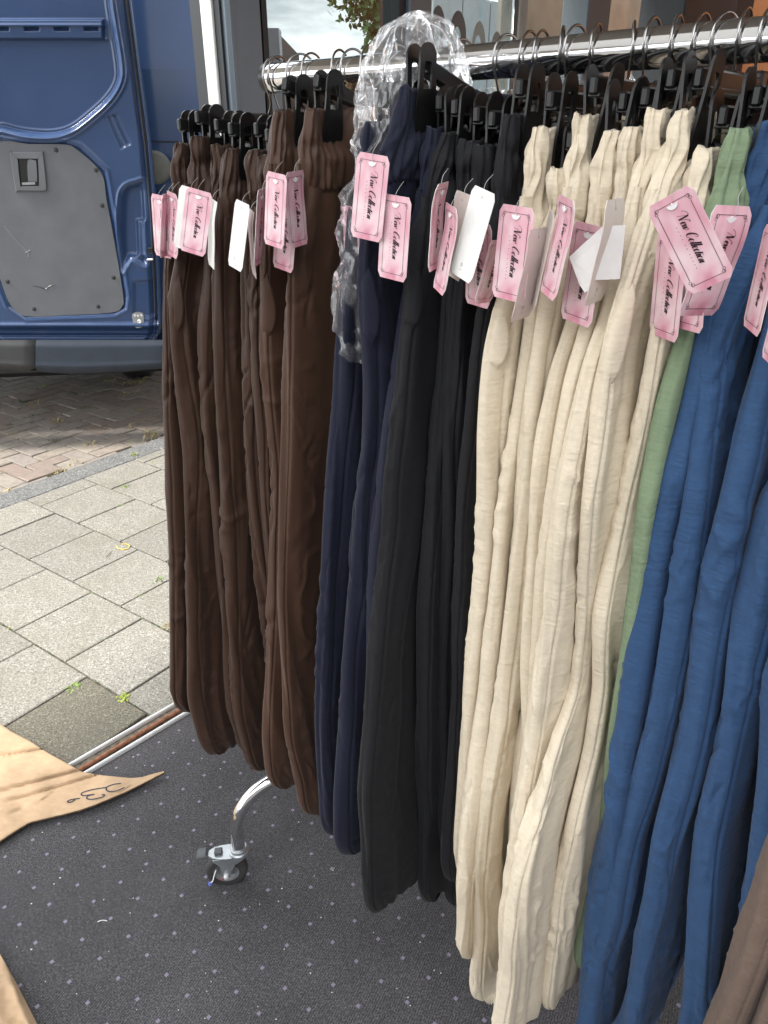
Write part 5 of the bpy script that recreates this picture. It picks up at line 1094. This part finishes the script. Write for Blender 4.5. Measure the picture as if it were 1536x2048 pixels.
for (y, xl) in ((330, 697), (400, 684), (470, 674), (560, 664), (610, 661), (650, 663), (690, 672), (715, 668), (731, 671)):
    z1, c1 = zc_of(xl, y, sN0+0.005); rows.append((z1, c1-0.018, -0.10))
tkl = [0.006, 0.035, 0.050, 0.056, 0.056, 0.052, 0.046, 0.042] + [0.040, 0.040, 0.040, 0.042, 0.040, 0.038, 0.030, 0.033, 0.036]
V = bag_mesh(sN0, rows, tkl, 150, 210, 70); base = rp(sN0, 0.05, rows[-1][0])
bag = obj('plastic_bag', mesh_np('plastic_bag', rel(V.reshape(-1, 3), base), grid_faces(210, 150, True), M['film'])); bag.location = base
tag(bag, 'crumpled clear plastic garment bag bunched over the navy trousers and the rail', 'plastic bag')
cap_c = V[0].mean(0); Vc = np.concatenate([V[0][None], (V[0]*0.5+cap_c*0.5)[None]+UP*0.004, (V[0]*0.08+cap_c*0.92)[None]+UP*0.006]); obj('bag_top', mesh_np('bag_top', rel(Vc.reshape(-1, 3), base), grid_faces(3, 150, True), M['film']), bag)
# second bag lying along the hangers under the rail
nx, nz = 170, 70; P00 = at_plane(925, 150, R0-RN*0.10, RN); s_a = float((P00-R0) @ RE); P01 = at_plane(1292, 150, R0-RN*0.10, RN); s_b = float((P01-R0) @ RE)
sg_ = np.linspace(s_a, s_b, nx)[None, :]; vv = np.linspace(0, 1, nz)[:, None]; zt_ = RAIL_Z - 0.012 - 0.03*np.abs(np.linspace(-1, 1, nx))[None, :]**3 + 0.012*perlin(sg_/0.06, sg_*0, 91); zb_ = RAIL_Z - 0.115
Zs = zt_ + (zb_-zt_)*vv; d = crumple(sg_*np.ones((nz, 1)), Zs, 92)*1.3; cs_ = -0.085 - 0.05*vv + d; V = np.array([R0[0], R0[1], 0]) + cs_[..., None]*RN + (sg_*np.ones((nz, 1)))[..., None]*RE + Zs[..., None]*UP
V2 = V - RN*0.05 + UP*0.01*perlin(sg_/0.05, Zs/0.05, 95)[..., None]; Vb = np.concatenate([V, V2[::-1]]); base = (V[0, 0]+V[-1, -1])/2
o = obj('plastic_bag', mesh_np('plastic_bag', rel(Vb.reshape(-1, 3), base), grid_faces(2*nz, nx), M['film'])); o.location = base; tag(o, 'second clear plastic bag crumpled behind the hooks under the rail', 'plastic bag')

# ================================================================== cardboard
def card_mat():
    m, nt, b = nt_new('corrugated_card'); b.inputs['Roughness'].default_value = 0.85; v = coords(nt, 'Object', (8, 14, 8), (0, 0, R(-14))); f = noise(nt, v, 6, 5, 0.65)
    v2 = coords(nt, 'Object'); g = noise(nt, v2, 9, 5, 0.6); c = ramp(nt, f, [(0.3, (0.46, 0.31, 0.185)), (0.7, (0.52, 0.365, 0.225))]); c = mix(nt, 1.0, c, ramp(nt, g, [(0.3, (0.82,)*3), (0.7, (1.08,)*3)]), 'MULTIPLY')
    nt.links.new(c, b.inputs['Base Color']); bump(nt, b, f, 0.25, 0.002); return m
M['card'] = card_mat(); M['card_edge'] = simple('card_edge', (0.13, 0.085, 0.05), 0.95, 0, 250, 0.4, 0.5); M['marker'] = simple('marker_ink', (0.012, 0.014, 0.035), 0.5)
cb_top = [(0, 1447), (22, 1462), (60, 1482), (100, 1508), (135, 1527), (165, 1544), (200, 1550), (230, 1553), (262, 1556), (285, 1554), (305, 1548), (328, 1542)]
cb_bot = [(-150, 1760), (-60, 1720), (0, 1682), (30, 1662), (58, 1645), (90, 1637), (125, 1629), (160, 1620), (185, 1611), (215, 1599), (250, 1584), (285, 1567), (310, 1554), (328, 1545)]
tp_ = np.array([(-320, 1330), (-150, 1380)] + cb_top, float); bt_ = np.array([(-320, 1830)] + cb_bot, float)
def cum(P): d = np.concatenate([[0], np.cumsum(np.hypot(*np.diff(P, axis=0).T))]); return d/d[-1]
nu, nv = 110, 40; u = np.linspace(0, 1, nu); T_ = np.stack([np.interp(u, cum(tp_), tp_[:, i]) for i in (0, 1)], 1); B_ = np.stack([np.interp(u, cum(bt_), bt_[:, i]) for i in (0, 1)], 1)
V = np.zeros((nv, nu, 3))
jag = perlin(u*60, u*0, 44)*3*np.clip(1-u, 0.2, 1)
for i in range(nv):
    v = i/(nv-1); px = T_ + (B_-T_)*v; 
    for j in range(nu):
        x, y = px[j]; 
        if i == nv-1: y += jag[j]*0.8
        P = at_z(x, y, 0.016); h = 0.024 + 0.010*math.sin(math.pi*v)*math.exp(-((x-60)/160)**2) + 0.006*perlin(x/60, y/50, 45)
        for (x0, y0, x1, y1, dep) in ((-320, 1560, 95, 1498, .011), (-320, 1665, 172, 1538, .014), (-200, 1668, 200, 1549, .010)):
            dl = abs((y1-y0)*x-(x1-x0)*y+x1*y0-y1*x0)/math.hypot(x1-x0, y1-y0)
            if x < x1+6: h -= dep*math.exp(-(dl/3.0)**2)
        for (x0, y0, x1, y1, dep) in ((75, 1603, 105, 1580, .003), (0, 1632, 42, 1612, .003), (162, 1577, 173, 1558, .002), (236, 1582, 258, 1570, .002)):
            tq = max(0, min(1, ((x-x0)*(x1-x0)+(y-y0)*(y1-y0))/((x1-x0)**2+(y1-y0)**2))); dl = math.hypot(x-x0-tq*(x1-x0), y-y0-tq*(y1-y0)); h += dep*math.exp(-(dl/3.0)**2) - dep*math.exp(-((dl-4)/3.0)**2)
        P = at_z(x, y, h); V[i, j] = P
V2 = V.copy(); V2[..., 2] = np.maximum(V[..., 2]-0.006, 0.0080); n = nu*nv; f1 = grid_faces(nv, nu); f2 = grid_faces(nv, nu)[:, ::-1]+n; edge = [(nv-1)*nu+j for j in range(nu)]; f3 = np.array([[edge[j], edge[j]+n, edge[j+1]+n, edge[j+1]] for j in range(nu-1)] + [[j, j+1, j+1+n, j+n] for j in range(nu-1)])
base = at_z(60, 1580, 0.0); me = mesh_np('cardboard_sheet', rel(np.concatenate([V.reshape(-1, 3), V2.reshape(-1, 3)]), base), np.concatenate([f1, f2, f3]), [M['card'], M['card_edge']], True, np.concatenate([np.zeros(len(f1)+len(f2)), np.ones(len(f3))]))
cs = obj('cardboard_sheet', me); cs.location = base; tag(cs, 'flattened torn cardboard with marker scrawl lying across the door track', 'cardboard')
from mathutils.bvhtree import BVHTree
bv = BVHTree.FromPolygons([tuple(p) for p in V.reshape(-1, 3)], [tuple(f) for f in f1])
def on_card(x, y):
    d = Vector(ray(x, y)).normalized(); hit = bv.ray_cast(Vector(CAM), d); return np.array(hit[0]) + np.array([0, 0, 0.0012]) if hit[0] else at_z(x, y, 0.02)
c2x = lambda x, y: (x/3.657, 1250+y/3.657)
mb = MB()
for st in ([(885,1160),(830,1168),(785,1185),(778,1205),(800,1220),(850,1215),(910,1190)], [(775,1190),(680,1205),(610,1225),(595,1240),(610,1250),(650,1245),(690,1240),(650,1250),(635,1262),(645,1275),(690,1275),(750,1260),(765,1245),(745,1243)], [(585,1270),(530,1277),(500,1287),(497,1297),(520,1297),(550,1280)]):
    P = [on_card(*c2x(*p)) for p in smooth_poly(st, 5)]; P = np.array(P); T = np.gradient(P, axis=0); T[:, 2] = 0; T /= np.linalg.norm(T, axis=1)[:, None]+1e-9; Nn = np.stack([-T[:, 1], T[:, 0], T[:, 0]*0], 1); w = 0.0036; m_ = len(P)
    mb.add(np.concatenate([P+Nn*w/2, P-Nn*w/2]), [[i, i+1, m_+i+1, m_+i] for i in range(m_-1)])
mb.build('marker_scrawl', M['marker'], cs, origin=base)
# brown paper lying at the lower left corner
PX = np.array([[(-420, 1800), (-300, 1800), (-180, 1830), (-90, 1860), (0, 1908), (16, 1936)], [(-420, 1900), (-300, 1900), (-180, 1910), (-90, 1920), (0, 1950), (34, 1968)], [(-420, 2000), (-300, 2000), (-180, 2000), (-90, 2000), (0, 2010), (58, 2016)], [(-420, 2100), (-300, 2100), (-180, 2100), (-90, 2100), (20, 2080), (78, 2055)], [(-420, 2250), (-300, 2250), (-180, 2230), (-90, 2220), (40, 2190), (112, 2140)]], float)
nv, nu = 60, 60; V = np.zeros((nv, nu, 3))
for i in range(nv):
    a = i/(nv-1)*4; i0 = min(3, int(a)); fa = a-i0
    for j in range(nu):
        b_ = j/(nu-1)*5; j0 = min(4, int(b_)); fb = b_-j0; q = (PX[i0, j0]*(1-fb)+PX[i0, j0+1]*fb)*(1-fa)+(PX[i0+1, j0]*(1-fb)+PX[i0+1, j0+1]*fb)*fa
        h = 0.030 + 0.02*(1-abs(2*i/(nv-1)-1)) + 0.010*(1-2*abs(perlin(q[0]/70, q[1]/90, 61))) + 0.005*perlin(q[0]/22, q[1]/22, 62); h *= min(1, (nu-1-j)/5+0.35); V[i, j] = at_z(q[0], q[1], max(0.010, h))
base = V[nv//2, nu//2].copy(); base[2] = 0; V2 = V - UP*0.003; n = nv*nu; me = mesh_np('brown_paper', rel(np.concatenate([V.reshape(-1, 3), V2.reshape(-1, 3)]), base), np.concatenate([grid_faces(nv, nu), grid_faces(nv, nu)[:, ::-1]+n]), M['card'])
o = obj('brown_paper', me); o.location = base; tag(o, 'creased brown wrapping paper at the lower left corner of the carpet', 'paper')

# ================================================================== weeds and litter
def leaf_mat(name, col): 
    m = simple(name, col, 0.55, 0, 30, 0.35); return m
M['weed'] = leaf_mat('weed_green', (0.14, 0.22, 0.035)); M['weed_dark'] = leaf_mat('weed_dark', (0.055, 0.095, 0.03)); M['weed_dry'] = leaf_mat('dry_grass', (0.36, 0.30, 0.14)); M['weed_lime'] = leaf_mat('weed_lime', (0.27, 0.33, 0.05))
def blades(mb, c, n, ln, wd, spread, up=0.5, rs=None, line=None):
    for k in range(n):
        a = rs.uniform(0, 6.28); o = np.array(c) + (line*rs.uniform(-0.5, 0.5) if line is not None else 0) + np.array([rs.normal(0, spread), rs.normal(0, spread), 0]); l = ln*rs.uniform(0.5, 1.2); d = np.array([math.cos(a), math.sin(a), 0]); s_ = np.array([-d[1], d[0], 0])*wd*rs.uniform(0.6, 1.2)
        p1 = o + d*l*0.5 + UP*l*up*rs.uniform(0.4, 1.1); p2 = o + d*l + UP*l*up*rs.uniform(0.2, 1.0); mb.add([o-s_*0.4, o+s_*0.4, p1+s_, p1-s_, p2], [[0, 1, 2, 3], [3, 2, 4]])
WD = [((148, 1298), 44, .016, .0035, .003, 'weed', .4, PA*0.085, 'long strip of bright green weeds in a tile joint'), ((147, 1378), 16, .030, .0055, .004, 'weed', .35, None, 'green leafy weed on the edge of the dark stained tile'), ((247, 1398), 46, .017, .0042, .007, 'weed_lime', .6, None, 'round yellow green weed clump at a joint crossing'), ((303, 1440), 12, .014, .004, .004, 'weed_lime', .5, PA*0.03, 'small lime weed by the door track'), ((338, 1258), 16, .035, .0025, .005, 'weed_dry', .5, None, 'straw coloured grass tuft beside the brown trousers'), ((215, 1278), 10, .014, .003, .003, 'weed_dark', .4, PA*0.05, 'thin dark weed along a tile joint'), ((318, 1165), 14, .024, .0022, .006, 'weed', .8, PA*0.03, 'upright grass sprigs near the trousers hem'), ((282, 1190), 22, .014, .0034, .004, 'weed', .4, PA*0.04, 'low green weed in the joint right of the yellow loop'), ((252, 975), 24, .020, .004, .007, 'weed', .5, PA*0.04, 'green weed in the upper paving joint'), ((241, 1013), 16, .016, .0034, .004, 'weed', .5, PA*0.03, 'second green weed in the upper paving joint'), ((308, 926), 16, .018, .003, .005, 'weed_lime', .5, None, 'lime weed next to the kerb corner'), ((269, 912), 14, .026, .003, .005, 'weed_lime', .8, None, 'weed growing out of the kerb line'), ((130, 1152), 8, .012, .003, .003, 'weed', .5, None, 'tiny weed at a tile joint crossing'), ((96, 1103), 8, .010, .003, .003, 'weed_lime', .4, PA*0.03, 'tiny weed in the left tile row'), ((182, 1187), 8, .012, .003, .003, 'weed', .4, None, 'tiny weed beside the middle joint'), ((22, 1256), 8, .014, .003, .003, 'weed_lime', .4, PA*0.02, 'small weed at the far left joint'), ((290, 1234), 9, .013, .003, .003, 'weed', .4, None, 'small weed right of centre on the tiles')]
rs = np.random.default_rng(3)
for (px, n_, ln, wd, spd, mm, up_, line, lab) in WD:
    c = at_z(px[0], px[1], -0.006); mb = MB(); blades(mb, c, n_, ln, wd, spd, up_, rs, line); o = mb.build('weed', M[mm], None, origin=c); tag(o, lab, 'weed', 'weeds in the paving joints')
WB = [((8, 990), 'weed_dry', .045), ((112, 958), 'weed_dry', .05), ((120, 945), 'weed_dry', .03), ((182, 893), 'weed_dry', .045), ((212, 882), 'weed', .03), ((262, 885), 'weed_lime', .03), ((310, 878), 'weed_dry', .06), ((303, 872), 'weed_dry', .05), ((100, 886), 'weed_dark', .04), ((66, 836), 'weed_dark', .05), ((40, 806), 'weed_dark', .05), ((116, 848), 'weed_dry', .05), ((68, 814), 'weed_dry', .06), ((155, 790), 'weed_dark', .05), ((166, 818), 'weed_dark', .04), ((225, 768), 'weed_dry', .06), ((255, 772), 'weed_dry', .06), ((278, 770), 'weed_dry', .06), ((290, 762), 'weed_dry', .05), ((245, 795), 'weed_dry', .05), ((270, 788), 'weed_dry', .05), ((256, 858), 'weed_dry', .04), ((283, 824), 'weed_dry', .04), ((292, 840), 'weed_lime', .03), ((20, 870), 'weed_lime', .04), ((82, 777), 'weed_lime', .05), ((52, 745), 'weed_lime', .06), ((20, 752), 'weed_lime', .06), ((140, 742), 'weed_dark', .05), ((95, 744), 'weed_lime', .06), ((150, 930), 'weed_dry', .03), ((24, 852), 'weed_dark', .04)]
for i, (px, mm, ln) in enumerate(WB):
    c = at_z(px[0], px[1], ROAD_Z-0.008); mb = MB(); blades(mb, c, 14 if mm != 'weed_dark' else 26, ln, 0.0035, 0.012, 0.7 if mm == 'weed_dry' else 0.4, rs, PA*0.05); o = mb.build('weed', M[mm], None, origin=c)
    where = ('at the kerb, far left', 'below the left brick rows', 'just above the last one at left', 'by the kerb under the bumper middle', 'near the kerb, left of the hem', 'on the kerb edge near the hem', 'against the trousers hem at the kerb', 'right behind the tallest kerb grass', 'left of the bumper seam, mid street', 'in the left centre of the street', 'upper left of the street', 'in the middle of the brick field', 'just right of the upper left tuft', 'under the bumper centre', 'below the bumper centre', 'left of the tyre', 'under the left half of the tyre', 'under the middle of the tyre', 'right of the tyre foot', 'below the left of the tyre', 'below the tyre, in the shade', 'halfway between tyre and kerb', 'right of centre in the shade', 'in the shade by the hem', 'low on the far left', 'left below the bumper', 'touching the bumper seam', 'at the far left under the bumper', 'touching the bumper middle', 'right of the bumper seam', 'one brick above the kerb', 'second row at the far left')[i]
    tag(o, {'weed_dry': 'dry straw grass', 'weed_dark': 'dark green weed', 'weed_lime': 'lime green weed', 'weed': 'fresh green weed'}[mm] + ' between the street bricks ' + where, 'weed', 'weeds between the street bricks')
# moss and crumbs filling the joints
mb = MB(); 
for k in range(420):
    if rs.random() < 0.65: a = rs.uniform(0.6, 3.2); o_ = 3.525 + rs.integers(0, 18)*BU + rs.normal(0, 0.004); a = a if rs.random() < .5 else round(a/BU)*BU; c = pv(a, o_, ROAD_Z-0.006)
    else: a = 1.025+0.3205*rs.integers(-1, 5)+rs.normal(0, 0.002); o_ = rs.uniform(1.6, 3.3); c = pv(a, o_, -0.006)
    blades(mb, c, 4, 0.010, 0.0022, 0.004, 0.6, rs)
tag(mb.build('joint_moss', M['weed_dark'], None), 'sparse moss and seedlings in the joints of tiles and bricks', 'moss', kind='stuff')
M['yellow'] = simple('yellow_plastic', (0.75, 0.58, 0.08), 0.5)
c = at_z(245, 1094, 0.003); mb = MB(); P = [at_z(x, y, 0.003) for x, y in smooth_poly([(233, 1092), (236, 1096), (245, 1098.5), (255, 1097), (259, 1092), (254, 1088.5), (245, 1088)], 6)]; mb.tube(P, 0.0016, 6); tag(mb.build('yellow_loop', M['yellow'], None, origin=c, smooth=True), 'open yellow plastic loop lying on a paving tile', 'litter')
mb = MB(); mb.tube([at_z(212, 1116, 0.003), at_z(216, 1110, 0.004), at_z(222, 1104, 0.003)], 0.0012, 5); tag(mb.build('twig', M['bark'], None, origin=at_z(216, 1110, 0)), 'short dark twig left of the yellow loop', 'twig')
mb = MB(); P = [at_z(x, y, 0.0085) for x, y in smooth_poly([(195, 1844), (200, 1841.5), (207, 1840.5), (214, 1842)], 5)]; mb.tube(P, 0.0009, 5); tag(mb.build('white_thread', M['thread_white'], None, origin=P[0], smooth=True), 'curved white thread lying on the dark carpet', 'thread')
mb = MB()
for k in range(70):
    x, y = rs.uniform(20, 900), rs.uniform(1500, 2040); P = at_z(x, y, 0.0075); mb.box(P, rs.uniform(.001, .0032), rs.uniform(.001, .002), 0.001, None)
tag(mb.build('carpet_crumbs', M['thread_white'], None), 'tiny pale crumbs and fluff scattered over the carpet', 'crumbs', kind='stuff')
# scratches and nicks on the grey van panel
M['scratch'] = simple('pale_scratch', (0.33, 0.34, 0.35), 0.7)
mb = MB()
for st in ([(8, 452), (30, 478), (52, 502), (58, 514)], [(50, 506), (60, 500)], [(56, 514), (57, 506)]): mb.tube([vp(x, y, 0.0008) for x, y in smooth_poly(st, 4)], 0.0011, 4)
mb.build('scratch', M['scratch'], tpn, origin=DO)
mb = MB(); mb.tube([vp(x, y, 0.0006) for x, y in smooth_poly([(65, 571), (80, 574), (91, 578), (100, 572), (112, 569)], 5)], [0.0008+0.0018*math.sin(i/20*3.14) for i in range(21)], 4); mb.build('crack', M['plastic'], tpn, origin=DO)
